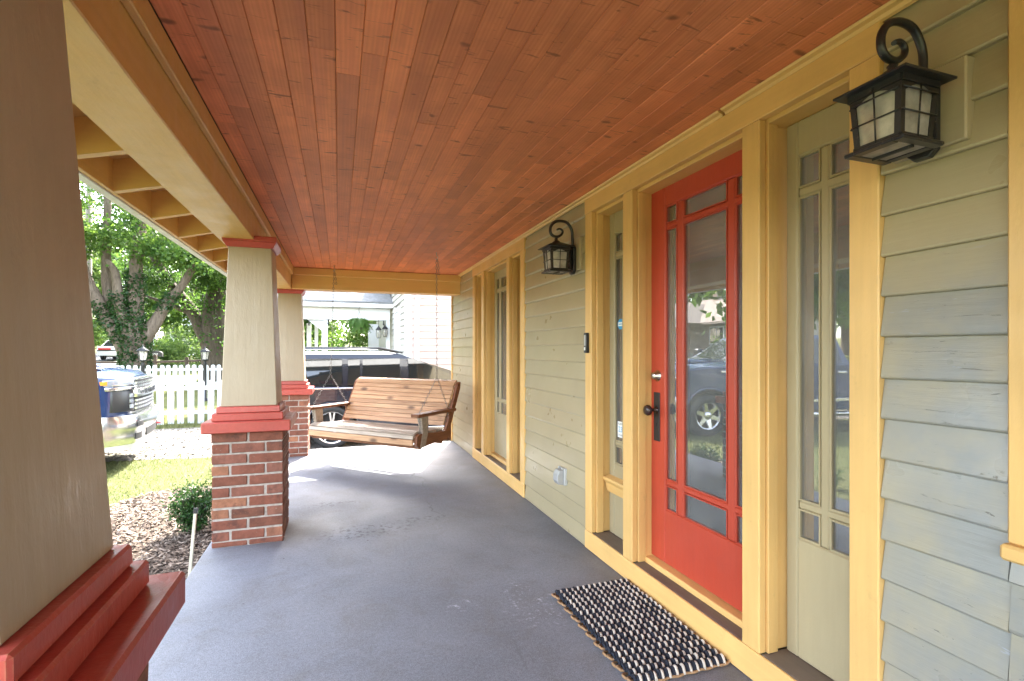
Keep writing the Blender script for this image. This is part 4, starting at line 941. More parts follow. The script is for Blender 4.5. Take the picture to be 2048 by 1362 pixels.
BG = [(-14.5, 34, 1, .75, 'slender pale tree left of the utility pole'), (-9.0, 40, 0, 1.0, 'round bright green tree behind the ivy tree'), (-20, 44, 2, 1.1, 'broad dark tree far to the left across the street'), (-4, 44, 2, 1.0, 'broad dark tree behind the thick trunked shade tree'), (-15, 58, 0, 1.2, 'tall green tree on the slope above the far white car'),
      (-30, 70, 1, 1.4, 'tall pale tree beside the far white house'), (-11, 72, 2, 1.5, 'wide dark tree on the hilltop behind the far houses'), (-24, 92, 0, 1.8, 'largest green tree on the far hilltop'), (-1.5, 62, 0, 1.4, 'green tree far behind, nearest the middle pier'), (-38, 52, 2, 1.3, 'dark tree beside the brick house across the street'),
      (-36, 84, 1, 1.7, 'pale tree farthest to the left on the hill'), (-44, 36, 0, 1.5, 'green tree behind the brick house roof'), (-15.5, 16.5, 0, 1.5, 'leafy tree at the street edge beyond the truck, seen in the door glass'),
      (2.5, 30, 1, .8, 'pale tree behind the neighbouring porch'), (-2.2, 24.5, 0, .62, 'leafy tree showing between the neighbouring porch posts'), (5, 38, 2, 1.0, 'dark tree behind the neighbouring house')]
for x, y, k, s, lab in BG:
    o = protos[k] if not used[k] else copy_tree(protos[k]); used[k] = True
    o.location = (x, y, float(T(x, y)) - .1); o.scale = (s, s, s); o.rotation_euler = (0, 0, random.uniform(0, 6)); o['label'] = lab
for i, (x, y, h, lab) in enumerate(((-9.9, 36.5, 1.5, 'rounded green garden bush right of the utility pole'), (-12.8, 47, 1.6, 'low bush beside the far white car'), (-7.6, 33.5, 2.4, 'slender green sapling before the thick trunked tree'), (-24.5, 66, 2.2, 'bush before the porch of the far white house'), (-17.8, 37.5, 2.6, 'big bright bush at the left edge of the view'), (-29.5, 36, 1.6, 'bush under the window of the brick house'))):
    shrub('garden_bush', lab, 'bush', (x, y, float(T(x, y))), h, h * .75, 2600, .16, (m_pale, m_leaf)[i % 2], 12, 'bushes in the yards beyond')
# ================================================================== NEIGHBOUR'S HOUSE
nh = thing('neighbour_house', 'pale sided house, one wall carrying a painted warm light tint, with a white porch beyond the black car', 'house', (1.56, 12.66, -.45))
bd = MB(); bd.prism([(0, 0), (-.030, 0), (-.004, .17), (.02, .17), (.02, 0)], 'y', -.5, .5); nsx = bd.mesh('siding_board', m_whitex)      # faces -X, runs along Y
bd = MB(); bd.prism([(0, 0), (-.030, 0), (-.004, .17), (.02, .17), (.02, 0)], 'x', -.5, .5); nsy = bd.mesh('siding_board', m_warmtint)        # faces -Y, runs along X, warm reflected light put into its colour
for k in range(26):
    z = .02 + k * .166
    link('siding_board', nsy, nh, (3.9, .02, z), scale=(7.5, 1, 1))
    if z < 2.9:
        link('siding_board', nsx, nh, (.02, .62, z), scale=(1, 1.0, 1)); link('siding_board', nsx, nh, (.02, 2.99, z), scale=(1, .86, 1))
    else: link('siding_board', nsx, nh, (.02, 1.75, z), scale=(1, 3.3, 1))
b = MB(); b.box(.05, 7.6, .05, 11, .0, 4.4); b.part('wall', m_whitex, nh, world=False)
b = MB(); b.box(-.012, .15, -.012, .012, 0, 4.36, bev=.004); b.box(-.012, .02, .0125, .13, 0, 4.36, bev=.004); b.part('corner_board', m_white, nh, world=False)
b = MB(); b.prism([(-.45, 4.35), (3.8, 5.9), (8.1, 4.35)], 'y', -.4, 11.4); b.part('roof', m_shing, nh, world=False)
b = MB(); b.box(-.02, .04, 1.13, 1.24, .3, 2.9, bev=.004); b.box(-.02, .04, 2.44, 2.55, .3, 2.9, bev=.004); b.box(-.022, .04, 1.2405, 2.4395, 2.78, 2.9, bev=.004); df = b.part('door_frame', m_white, nh, world=False)
MB().box(.0, .045, 1.2405, 2.4395, .3, 2.7795).part('door', m_white, nh, world=False)
for y0 in (1.36, 1.92): MB().box(-.008, -.0005, y0, y0 + .42, .5, 1.5, bev=.003).part('door_panel', m_white, nh, world=False)
for y0 in (1.36, 1.92): MB().box(-.008, -.0005, y0, y0 + .42, 1.6, 2.6, bev=.003).part('door_panel', m_white, nh, world=False)
b = MB(); b.box(.22, .33, -.075, -.0, .1, 2.75, bev=.012); b.box(.24, .36, -.16, -.05, 2.85, 3.05, bev=.01, M=None); b.loft([[(.22, -.075, 2.75), (.33, -.075, 2.75), (.33, 0, 2.75), (.22, 0, 2.75)], [(.24, -.15, 2.9), (.36, -.15, 2.9), (.36, -.06, 2.9), (.24, -.06, 2.9)]]); b.box(.24, .36, -.16, -.06, 3.05, 4.3, bev=.01); b.part('downspout', m_white, nh, world=False)
# side porch, eave running left at y = 16
def N(*a): return (a[0] - 1.56, a[1] - 12.66, a[2] + .45)
def nbox(x0, x1, y0, y1, z0, z1, name, mat, bev=.004): return MB().box(x0 - 1.56, x1 - 1.56, y0 - 12.66, y1 - 12.66, z0 + .45, z1 + .45, bev=bev).part(name, mat, nh, world=False)
nbox(-2.2, 1.5, 16.0, 18.9, -.45, -.12, 'porch_slab', m_side)
nbox(-2.2, 1.5, 15.98, 16.14, 2.18, 2.545, 'porch_beam', m_white)
nbox(-2.3, 1.56, 15.72, 15.76, 2.545, 2.70, 'fascia', m_white)
nbox(-2.3, 1.55, 15.765, 18.8, 2.547, 2.56, 'porch_soffit', m_white, 0)
for x, y, w in ((-.40, 16.06, .085), (-.98, 18.7, .07), (-.74, 18.7, .055), (1.44, 16.06, .06)): nbox(x - w, x + w, y - w, y + w, -.119, 2.179, 'porch_post', m_white)
b = MB(); b.prism([(N(-.9, 0, 1.9)[0], 2.629), (N(-.49, 0, 2.18)[0], 2.629), (N(-.49, 0, 1.95)[0], 2.30)], 'y', 3.40, 3.46); b.part('bracket', m_white, nh, world=False)
nbox(1.10, 1.50, 20.7, 20.8, -.11, 2.3, 'porch_screen', m_white)
vs_, fs_ = [], []      # shingle courses on the porch roof, each tab its own little slab
for r in range(11):
    y0 = 15.70 + r * .14; z0 = 2.715 + r * .14 * .36; x = -2.35 - random.uniform(0, .2)
    while x < 1.55:
        w = random.uniform(.12, .28); x2 = min(x + w, 1.56); dz = random.uniform(.004, .016); k = len(vs_)
        for xx in (x + .003, x2 - .003):
            vs_ += [(xx - 1.56, y0 - 12.66, z0 + .45 + dz), (xx - 1.56, y0 + .2 - 12.66, z0 + .2 * .36 + .45 + dz * .3), (xx - 1.56, y0 - 12.66, z0 + .45 - .012)]
        fs_ += [(k, k + 1, k + 4, k + 3), (k, k + 3, k + 5, k + 2)]; x = x2
sh = link('shingles', np_mesh('shingles', vs_, fs_, m_shing), nh); sh['kind'] = 'stuff'
b = MB(); b.prism([(15.72 - 12.66, 2.70 + .44), (17.3 - 12.66, 2.70 + .44 + 1.58 * .36), (18.9 - 12.66, 2.70 + .44), (18.9 - 12.66, 2.69 + .43), (15.72 - 12.66, 2.69 + .43)], 'x', -3.86, 0); b.part('porch_roof', m_shing, nh, world=False)
# hanging fern
fp = thing('hanging_fern', 'bushy green fern in a basket hanging from the white porch', 'hanging plant', (.56, 15.5, 1.99))
b = MB(); b.lathe([(0, -.12), (.09, -.12), (.14, -.04), (.16, .04), (.15, .04), (0, .03)], 16); b.part('basket', m_bark2, fp, world=False)
b = MB()
for k in range(3): a = k * 2.09; b.tube([(.15 * math.cos(a), .15 * math.sin(a), .04), (0, 0, .42)], .005, 4)
b.tube([(0, 0, .42), (0, 0, .5), (.03, 0, .53), (.02, 0, .56)], .006, 4); b.part('hanger', m_black, fp, world=False)
Vf, Ff = [], []
for k in range(190):
    a = random.uniform(0, 6.283); up_ = random.uniform(-.15, 1.0); L = random.uniform(.34, .50); ca, sa = math.cos(a), math.sin(a); pts = []
    for q in range(8):
        u = q / 7; rad = L * u * (1 - .12 * u); zz = .06 + (up_ + .3) * .52 * u - (.42 + .30 * max(0, up_)) * u * u
        pts.append(Vector((ca * rad, sa * rad, zz)))
    sd = Vector((-sa, ca, 0))
    for q in range(7):
        for s in (-1, 1):
            for h in (0, .5):
                p = pts[q].lerp(pts[q + 1], h); t_ = (pts[q + 1] - pts[q]).normalized(); w = .055 * (1 - abs((q + h) / 7 - .35)) + .008
                tip = p + sd * s * w + t_ * w * .5 + Vector((0, 0, random.uniform(-.02, .005))); k0 = len(Vf)
                Vf += [list(p - t_ * .012), list(p + t_ * .014), list(tip + t_ * .004), list(tip - t_ * .004)]; Ff.append((k0, k0 + 1, k0 + 2, k0 + 3))
link('fronds', np_mesh('fronds', Vf, Ff, m_fern), fp)
for x, y, z, lab in ((1.14, 15.75, 1.62, 'small black hanging lantern on the white porch, nearer the fern'), (1.34, 15.9, 1.66, 'small black hanging lantern on the white porch, nearer the wall corner')):
    r = thing('hanging_lantern', lab, 'lantern', (x, y, z), group='two hanging lanterns on the neighbouring porch')
    b = MB(); b.lathe([(.05, 0), (.055, .01), (.03, .02)], 10); b.lathe([(.10, .25), (.05, .32), (.02, .35), (.02, .38), (0, .39)], 12)
    for k in range(4): a = k * 1.571; b.tube([(.05 * math.cos(a), .05 * math.sin(a), .01), (.075 * math.cos(a), .075 * math.sin(a), .13), (.06 * math.cos(a), .06 * math.sin(a), .26)], .006, 4)
    b.part('frame', m_black, r, world=False)
    b = MB(); b.lathe([(.042, .02), (.065, .13), (.05, .25)], 12); b.part('glass', m_seed, r, world=False)
    b = MB(); b.tube([(0, 0, .39), (0, 0, 2.18 - z)], .006, 4); b.part('cord', m_black, r, world=False)
sg = thing('string_lights', 'string of small bulbs along the white porch beam', 'string lights', (0, 15.95, 2.2))
b = MB(); pts = [(-1.9 + 3.2 * k / 24, 0, -.02 - .05 * abs(math.sin(k * .52))) for k in range(25)]; b.tube(pts, .007, 4); b.part('cable', m_black, sg, world=False)
for k in range(0, 25, 4):
    x, y, z = pts[k]; b = MB(); b.lathe([(.018, 0), (.018, -.06), (.012, -.07)], 8, Matrix.Translation((x, y, z))); b.lathe([(.012, -.07), (.028, -.11), (.02, -.15), (0, -.16)], 8, Matrix.Translation((x, y, z))); b.part('bulb', m_seed if False else m_blackplastic, sg, world=False)
gf = thing('garden_fence', 'dark slatted garden fence with peaked tops behind the white porch', 'fence', (.2, 23.6, -.4))
for k in range(16):
    x = -1.1 + k * .145; b = MB(); b.prism([(x, .0), (x + .09, 0), (x + .09, 1.65 + .12 * (k % 4 == 1)), (x + .045, 1.8 + .3 * (k % 4 == 1)), (x, 1.65 + .12 * (k % 4 == 1))], 'y', -.012, .012); b.part('slat', m_rustic, gf, world=False)
MB().box(-1.15, 1.3, .0125, .05, 1.25, 1.35).part('rail', m_rustic, gf, world=False)
for x, y, h, lab in ((-.3, 19.6, 2.3, 'tall leafy garden shrub seen between the white porch posts'), (.35, 21.6, 2.0, 'leafy garden shrub behind the hanging fern'), (-1.9, 19.0, 2.2, 'leafy garden shrub just right of the farthest pier')):
    shrub('garden_shrub', lab, 'shrub', (x, y, -.44), h, .75, 2200, .13, m_leaf, 14, 'shrubs around the neighbouring porch')

# ================================================================== VEHICLES
def wheel(root, x, y, side, Rt, Rr, wd, style, mrim, mdark):
    M = Matrix.Translation((x, y, Rt)) @ Matrix.Rotation(R(90 if side < 0 else -90), 4, 'X')     # local +z outward
    b = MB(); h = wd / 2
    b.lathe([(Rr, -h * .9), (Rt * .93, -h), (Rt * .985, -h * .8), (Rt, -h * .5), (Rt, h * .5), (Rt * .985, h * .8), (Rt * .93, h), (Rr + .012, h * .96), (Rr, h * .86)], 44, M); w = b.part('wheel', m_rubber, root, world=False)
    b = MB(); b.lathe([(Rr + .002, h * .9), (Rr - .012, h * .88), (Rr - .025, h * .5), (Rr - .03, -h * .8)], 40, M); b.part('rim', mrim, w, world=False)
    b = MB(); b.lathe([(Rr - .028, -h * .1), (.02, -h * .1)], 32, M); b.part('brake_disc', mdark, w, world=False)
    b = MB()
    n, dbl = style
    for k in range(n):
        a = 2 * math.pi * k / n + .3
        for off in ((-.13, .13) if dbl else (0,)):
            Mk = M @ Matrix.Rotation(a, 4, 'Z')
            w0, w1 = (.016, .013) if dbl else (.045, .03)
            p0, p1 = Vector((.06 * math.cos(off * .6), .06 * math.sin(off * 1.2), 0)), Vector(((Rr - .012) * math.cos(off * (1.1 if dbl else 1)), (Rr - .012) * math.sin(off * (1.1 if dbl else 1)), 0))
            d = (p1 - p0).normalized(); s = Vector((-d.y, d.x, 0))
            ring0 = [p0 - s * w0 * 1.3 + Vector((0, 0, h * .55)), p0 + s * w0 * 1.3 + Vector((0, 0, h * .55)), p0 + s * w0 + Vector((0, 0, h * .72)), p0 - s * w0 + Vector((0, 0, h * .72))]
            ring1 = [p1 - s * w1 * 1.3 + Vector((0, 0, h * .62)), p1 + s * w1 * 1.3 + Vector((0, 0, h * .62)), p1 + s * w1 + Vector((0, 0, h * .86)), p1 - s * w1 + Vector((0, 0, h * .86))]
            b.loft([[Mk @ v for v in ring0], [Mk @ v for v in ring1]])
    b.lathe([(.085, h * .5), (.08, h * .74), (.03, h * .78), (0, h * .78)], 20, M)
    b.part('spokes', mrim, w, world=False)
def arch(cx, r, z0, n=12):   # from front foot to rear foot, going over the wheel; cx decreasing = rearwards
    a0 = math.asin(min(1, max(-1, 0))); return [(cx + r * math.cos(math.pi * k / n), z0 + r * math.sin(math.pi * k / n)) for k in range(n + 1)]
def side_panes(root, belt, roof, spans, s, mat, name='window', inset=.05, out=.006):
    """belt/roof: ((x_rear,x_front), half width, z); spans in belt x; panes lie proud of the sloping cab side"""
    (bx0, bx1), bw, bz = belt; (rx0, rx1), rw, rz = roof
    def P(x, v):
        u = (x - bx0) / (bx1 - bx0); xr = rx0 + u * (rx1 - rx0); xx = x if rx0 <= x <= rx1 else x + (max(min(x, rx1), rx0) - x) * v
        y = bw + (rw - bw) * v; return Vector((xx, s * (y + out), bz + (rz - bz) * v))
    for x0, x1 in spans:
        lo, hi = .06, .90
        q = [P(x0, lo), P(x1, lo), P(x1, hi), P(x0, hi)]
        qi = [v - Vector((0, s * .014, 0)) for v in q]
        b = MB(); b.loft([[tuple(v) for v in qi], [tuple(v) for v in q]]); b.part(name, mat, root, world=False)
# ---- dark blue heavy duty pickup
tk = thing('pickup_truck', 'dark blue pickup truck with big chrome grille parked on the gravel', 'pickup truck', (-2.80, 9.22, -.46), R(8.0))
fw, rw_, Rt = -.99, -5.02, .42
low = [(-.465, .52), (-.47, 1.34), (-1.0, 1.385), (-1.78, 1.42), (-4.3, 1.44), (-4.31, 1.47), (-6.35, 1.47), (-6.38, .72), (-5.62, .66)]
low += [(x, z) for x, z in arch(rw_, .53, .44)][::-1][0:] + [(-4.4, .50), (-1.58, .50)] + [(x, z) for x, z in arch(fw, .53, .44)][::-1]
b = MB(); b.prism(low, 'y', -1.025, 1.025, bev=.035); tb_ = b.part('body', m_blue, tk, world=False)
MB().box(-6.2, -.3, -.72, .72, .45, 1.25).part('underbody', m_dark, tk, world=False)
for s in (-1, 1):      # dark wheel arch trims
    for cx in (fw, rw_):
        b = MB(); b.tube([(x, s * 1.022, z) for x, z in arch(cx, .525, .44, 16)], .028, 6); b.part('arch_trim', m_blue, tk, world=False)
yy_ = [-1.0, -.86, -.6, -.3, 0, .3, .6, .86, 1.0]
def fx(y, o=0.0): return o - .02 - .10 * y * y - 3.4 * max(0, abs(y) - .74) ** 2
def hood_ring(x, ze, zc):
    w = max(0, min(1, (1.3 + x) / 1.2)); q = lambda y: x + (fx(y) + .02) * w
    return [(q(y), y, ze + (zc - ze) * (1 - (abs(y) / 1.0) ** 2.6)) for y in yy_] + [(q(1.0), 1.0, ze - .12), (q(1.0), -1.0, ze - .12)]
b = MB(); b.loft([hood_ring(-.10, 1.29, 1.335), hood_ring(-.16, 1.335, 1.40), hood_ring(-.5, 1.37, 1.455), hood_ring(-1.2, 1.395, 1.50), hood_ring(-1.80, 1.42, 1.52)], smooth=True); b.part('hood', m_blue, tk, world=False, smooth=40)
b = MB()
for s in (-1, 1): b.loft([[(-.45, s * .42, 1.44), (-.45, s * .62, 1.43), (-.45, s * .52, 1.462)], [(-.9, s * .36, 1.47), (-.9, s * .66, 1.455), (-.9, s * .52, 1.535)], [(-1.6, s * .40, 1.49), (-1.6, s * .62, 1.48), (-1.6, s * .52, 1.53)]], smooth=True)
b.part('hood_ridge', m_blue, tk, world=False)
b = MB(); b.loft([[(-.85, -.30, 1.48), (-.85, .30, 1.48), (-.85, .28, 1.515), (-.85, -.28, 1.515)], [(-1.5, -.36, 1.49), (-1.5, .36, 1.49), (-1.5, .32, 1.55), (-1.5, -.32, 1.55)]]); b.box(-.856, -.846, -.27, .27, 1.487, 1.508); b.part('hood_scoop', m_blackplastic, tk, world=False)
belt = ((-4.28, -1.62), .985, 1.41); roof = ((-4.12, -2.45), .76, 2.02)
b = MB()
def rr_(x0, x1, w, z): return [(x0, -w, z), (x1, -w * .96, z), (x1 + .03, -w * .5, z), (x1 + .03, w * .5, z), (x1, w * .96, z), (x0, w, z)]
b.loft([rr_(-4.28, -1.62, .985, 1.40), rr_(-4.13, -2.42, .77, 1.97), rr_(-4.08, -2.52, .70, 2.03), rr_(-3.9, -2.8, .4, 2.05)]); b.part('cab', m_blue, tk, world=False)
for s in (-1, 1): side_panes(tk, belt, roof, ((-4.1, -3.22), (-3.12, -2.02)), s, m_tint)
b = MB(); b.loft([[(-1.655, -.86, 1.46), (-1.62, -.4, 1.46), (-1.62, .4, 1.46), (-1.655, .86, 1.46), (-2.345, .70, 1.94), (-2.31, .38, 1.94), (-2.31, -.38, 1.94), (-2.345, -.70, 1.94)], [(-1.635, -.86, 1.475), (-1.60, -.4, 1.475), (-1.60, .4, 1.475), (-1.635, .86, 1.475), (-2.325, .70, 1.955), (-2.29, .38, 1.955), (-2.29, -.38, 1.955), (-2.325, -.70, 1.955)]]); b.part('windshield', m_tint, tk, world=False)
for s in (-1, 1):
    for cx in (fw, rw_): wheel(tk, cx, s * .875, s, Rt, .262, .27, (6, False), m_chrome, m_dark)
    b = MB(); b.box(-2.15, -2.02, *sorted((s * 1.06, s * 1.30)), 1.46, 1.76, bev=.04, seg=2); b.box(-2.12, -2.06, *sorted((s * .98, s * 1.08)), 1.50, 1.56); b.part('mirror', m_blackplastic, tk, world=False)
    for x in (-3.05, -4.12): MB().box(x, x + .19, *sorted((s * 1.02, s * 1.055)), 1.24, 1.285, bev=.01).part('door_handle', m_chrome, tk, world=False)
    for x in (-1.72, -3.18, -4.24): MB().box(x, x + .010, *sorted((s * 1.018, s * 1.0262)), .62, 1.41).part('door_seam', m_dark, tk, world=False)
    MB().box(-4.25, -1.70, *sorted((s * 1.02, s * 1.032)), .66, .72, bev=.004).part('side_trim', m_chrome, tk, world=False)
    b = MB(); b.tube([(-1.65, s * 1.08, .42), (-4.35, s * 1.08, .42)], .05, 8); b.part('side_step', m_chrome, tk, world=False)
    b = MB(); b.box(-1.68, -1.25, *sorted((s * 1.022, s * 1.031)), 1.27, 1.31, bev=.003); b.part('fender_vent', m_chrome, tk, world=False)
    lm = font_mesh('Z71', .13, m_redlens, .003); link('badge_lettering', lm, tk, (-1.48, s * 1.031, 1.20), (R(90), 0, 0 if s < 0 else R(180)))
def arc(y0, y1, z0, z1, o, dep, name, mat, n=16, bev=0, parent=None, slope=0.0):
    ys = [y0 + (y1 - y0) * k / n for k in range(n + 1)]
    pts = [(fx(y, o), y) for y in ys] + [(fx(y, o - dep), y) for y in ys[::-1]]
    b = MB(); b.prism(pts, 'z', z0, z1, bev=bev); return b.part(name, mat, parent or tk, world=False, smooth=32)
def sweep(prof, y1, name, mat, n=36, parent=None):
    b = MB(); b.loft([[(fx(y, o), y, z) for o, z in prof] for y in [-y1 + 2 * y1 * k / n for k in range(n + 1)]]); return b.part(name, mat, parent or tk, world=False, smooth=50)
sweep([(-.16, .80), (-.03, .80), (-.015, .95), (-.015, 1.2), (-.03, 1.29), (-.07, 1.325), (-.16, 1.325)], 1.022, 'front_fascia', m_blue)
gr = arc(-.66, .66, .84, 1.30, .012, .05, 'grille', m_dark)
arc(-.70, .70, 1.045, 1.165, .05, .06, 'grille_bar', m_chrome, parent=gr, bev=.008)
arc(-.66, .66, 1.292, 1.325, .04, .06, 'grille_bar', m_chrome, parent=gr, bev=.006)
for z in (.89, .945, 1.0, 1.205, 1.25):
    for k in range(15):
        y = -.63 + k * .09; arc(y - .036, y + .036, z - .015, z + .012, .032, .03, 'grille_tab', m_chrome, 1, parent=gr)
for k, chx in enumerate('CHEVROLET'):
    y = -.48 + k * .12; me = font_mesh(chx, .105, m_blackplastic, .004); link('lettering', me, gr, (fx(y, .054), y, 1.105), (R(90), 0, R(90) - .2 * y), (1.15, 1, 1))
for s in (-1, 1):
    def A(y0, y1, *a, **k): y0, y1 = sorted((s * y0, s * y1)); return arc(y0, y1, *a, **k)
    hl = A(.68, .985, 1.215, 1.30, .010, .06, 'headlight', m_lens, 6, .006)
    A(.982, 1.0, 1.235, 1.285, .013, .06, 'amber_lens', m_amber, 3, parent=hl); A(.66, .95, 1.225, 1.235, .014, .03, 'lamp_strip', m_chrome, 6, parent=hl)
    A(.66, .98, 1.155, 1.205, .03, .06, 'chrome_blade', m_chrome, 6, .006)
    lp = A(.68, .95, .86, 1.145, .008, .06, 'lower_lamp', m_blackplastic, 5, .006)
    for k in range(3): A(.73, .80, .90 + k * .075, .955 + k * .075, .016, .04, 'lamp_lens', m_lens, 2, parent=lp)
bp_ = sweep([(-.05, .42), (.03, .40), (.062, .44), (.075, .52), (.072, .585), (.088, .61), (.098, .68), (.092, .75), (.06, .805), (-.05, .81)], 1.02, 'bumper', m_chrome)
sweep([(-.06, .33), (.01, .33), (.03, .415), (-.06, .415)], .99, 'valance', m_greyplastic)
arc(-.40, .40, .46, .57, .079, .05, 'intake', m_dark, 8, parent=bp_)
for s in (-1, 1):
    y0, y1 = sorted((s * .62, s * .80)); arc(y0, y1, .46, .55, .081, .05, 'fog_pocket', m_dark, 3, parent=bp_); y0, y1 = sorted((s * .62, s * .80)); arc(y0, y1, .64, .71, .101, .05, 'fog_pocket', m_dark, 3, parent=bp_)
    if s < 0: continue
    b = MB(); b.tube([(fx(.5, .05), s * .46, .52), (fx(.5, .13), s * .46, .53), (fx(.5, .13), s * .54, .53), (fx(.5, .05), s * .54, .52)], .013, 6); b.part('tow_hook', m_redlens, tk, world=False)
# ---- black boxy wagon behind the porch
sv = thing('black_wagon', 'black boxy passenger car with roof rails parked behind the porch swing', 'car', (3.95, 10.03, -.46), R(-3))
f2, r2 = -1.0, -4.02
low = [(-.05, .30), (-.03, .72), (-.12, .93), (-1.2, 1.04), (-5.02, 1.09), (-5.10, .80), (-5.06, .34), (-4.60, .28)] + arch(r2, .435, .36)[::-1] + [(-3.5, .22), (-1.5, .22)] + arch(f2, .435, .36)[::-1]
b = MB(); b.prism(low, 'y', -.965, .965, bev=.04); b.part('body', m_blackcar, sv, world=False)
MB().box(-4.8, -.3, -.70, .70, .3, .95).part('underbody', m_dark, sv, world=False)
belt = ((-5.0, -1.15), .945, 1.07); roof = ((-4.92, -2.72), .80, 1.62)
b = MB(); b.loft([rr_(-5.0, -1.15, .945, 1.05), rr_(-4.95, -2.62, .815, 1.56), rr_(-4.92, -2.85, .77, 1.645), rr_(-4.8, -3.1, .66, 1.69), rr_(-4.5, -3.4, .3, 1.70)], smooth=False); b.part('cabin', m_blackcar, sv, world=False)
for s in (-1, 1):
    side_panes(sv, belt, roof, ((-4.86, -3.86), (-3.76, -3.56), (-3.51, -2.86), (-2.68, -1.50)), s, m_tint)
    for cx in (f2, r2): wheel(sv, cx, s * .865, s, .37, .275, .235, (5, True), plain('machined_alloy', (.75, .75, .76), .25, 1.0), m_dark); 
    b = MB(); b.tube([(-4.95, s * .70, 1.69), (-4.8, s * .71, 1.755), (-3.2, s * .71, 1.752), (-2.8, s * .70, 1.67)], .022, 6); b.part('roof_rail', m_blackplastic, sv, world=False)
    b = MB(); b.tube([(-4.7, s * .735, 1.728), (-3.25, s * .735, 1.724)], .012, 5); b.part('rail_strip', m_chrome, sv, world=False)
    MB().box(-4.95, -.5, *sorted((s * .955, s * .972)), 1.035, 1.06, bev=.004).part('belt_trim', m_greyplastic if False else m_chrome, sv, world=False)
    for x in (-3.60, -2.55): MB().box(x, x + .20, *sorted((s * .962, s * 1.0)), .90, .945, bev=.012).part('door_handle', m_chrome, sv, world=False)
    for x in (-3.84, -2.78, -1.58): MB().box(x, x + .008, *sorted((s * .958, s * .9662)), .40, 1.05).part('door_seam', m_dark, sv, world=False)
    for cx in (f2, r2):
        b = MB(); b.tube([(x, s * .958, z) for x, z in arch(cx, .44, .36, 16)], .022, 6); b.part('arch_trim', m_blackcar, sv, world=False)
    MB().box(-5.09, -4.86, *sorted((s * .93, s * .972)), .78, .98, bev=.01).part('tail_light', m_redlens, sv, world=False)
    MB().box(-.12, -.02, *sorted((s * .55, s * .90)), .72, .86, bev=.02).part('headlight', m_lens, sv, world=False)
    b = MB(); b.box(-1.85, -1.72, *sorted((s * .98, s * 1.18)), 1.05, 1.22, bev=.03); b.part('mirror', m_blackcar, sv, world=False)
    MB().box(-3.5, -1.5, *sorted((s * .955, s * .975)), .24, .32, bev=.006).part('sill_trim', m_chrome, sv, world=False)
b = MB(); b.loft([[(-1.22, -.85, 1.09), (-1.2, 0, 1.09), (-1.22, .85, 1.09), (-2.57, .74, 1.53), (-2.54, 0, 1.53), (-2.57, -.74, 1.53)], [(-1.20, -.85, 1.10), (-1.18, 0, 1.10), (-1.20, .85, 1.10), (-2.55, .74, 1.54), (-2.52, 0, 1.54), (-2.55, -.74, 1.54)]]); b.part('windshield', m_tint, sv, world=False)
b = MB(); b.box(-5.03, -4.985, -.74, .74, 1.12, 1.56, bev=.01); b.part('rear_window', m_tint, sv, world=False)
# ---- far white cars
def coupe(label, loc, rz):
    r = thing('white_car', label, 'car', loc, rz, 'white cars parked far behind')
    low = [(-.05, .3), (-.02, .6), (-.3, .75), (-1.4, .86), (-4.75, .95), (-4.85, .6), (-4.78, .3)] + arch(-3.85, .37, .33)[::-1] + [(-3.3, .2), (-1.5, .2)] + arch(-1.0, .37, .33)[::-1]
    b = MB(); b.prism(low, 'y', -.93, .93, bev=.04); b.part('body', m_whitecar, r, world=False)
    b = MB(); b.loft([rr_(-4.5, -1.4, .86, .85), rr_(-3.7, -2.2, .62, 1.36), rr_(-3.5, -2.5, .5, 1.40)]); b.part('cabin', m_whitecar, r, world=False)
    for s in (-1, 1):
        side_panes(r, ((-4.3, -1.5), .86, .85), ((-3.7, -2.2), .62, 1.36), ((-3.9, -3.0), (-2.9, -1.9)), s, m_tint)
        for cx in (-1.0, -3.85): wheel(r, cx, s * .80, s, .33, .22, .22, (5, False), m_steel, m_dark)
        MB().box(-4.87, -4.80, *sorted((s * .15, s * .85)), .70, .82, bev=.01).part('tail_light', m_redlens, r, world=False)
    b = MB(); b.loft([[(-4.42, -.72, .93), (-4.42, .72, .93), (-3.76, .58, 1.32), (-3.76, -.58, 1.32)], [(-4.44, -.72, .95), (-4.44, .72, .95), (-3.78, .58, 1.34), (-3.78, -.58, 1.34)]]); b.part('rear_window', m_tint, r, world=False)
    MB().box(-4.86, -4.79, -.9, .9, .62, .695).part('rear_panel', m_dark, r, world=False)
    b = MB(); b.loft([[(-1.46, -.76, .90), (-1.46, .76, .90), (-2.16, .56, 1.33), (-2.16, -.56, 1.33)], [(-1.44, -.76, .92), (-1.44, .76, .92), (-2.14, .56, 1.35), (-2.14, -.56, 1.35)]]); b.part('windshield', m_tint, r, world=False)
    return r
zz = lambda x, y: float(T(x, y)) + .03
w1 = coupe('white coupe with dark tail panel parked far away right of the ivy tree', (-14.0, 60.5, zz(-14, 59)), R(62))
w2 = copy_tree(w1); w2.location = (-15.2, 46.5, zz(-15.2, 44)); w2.rotation_euler = (0, 0, R(96)); w2['label'] = 'white car half hidden by the utility pole and ivy trunk'

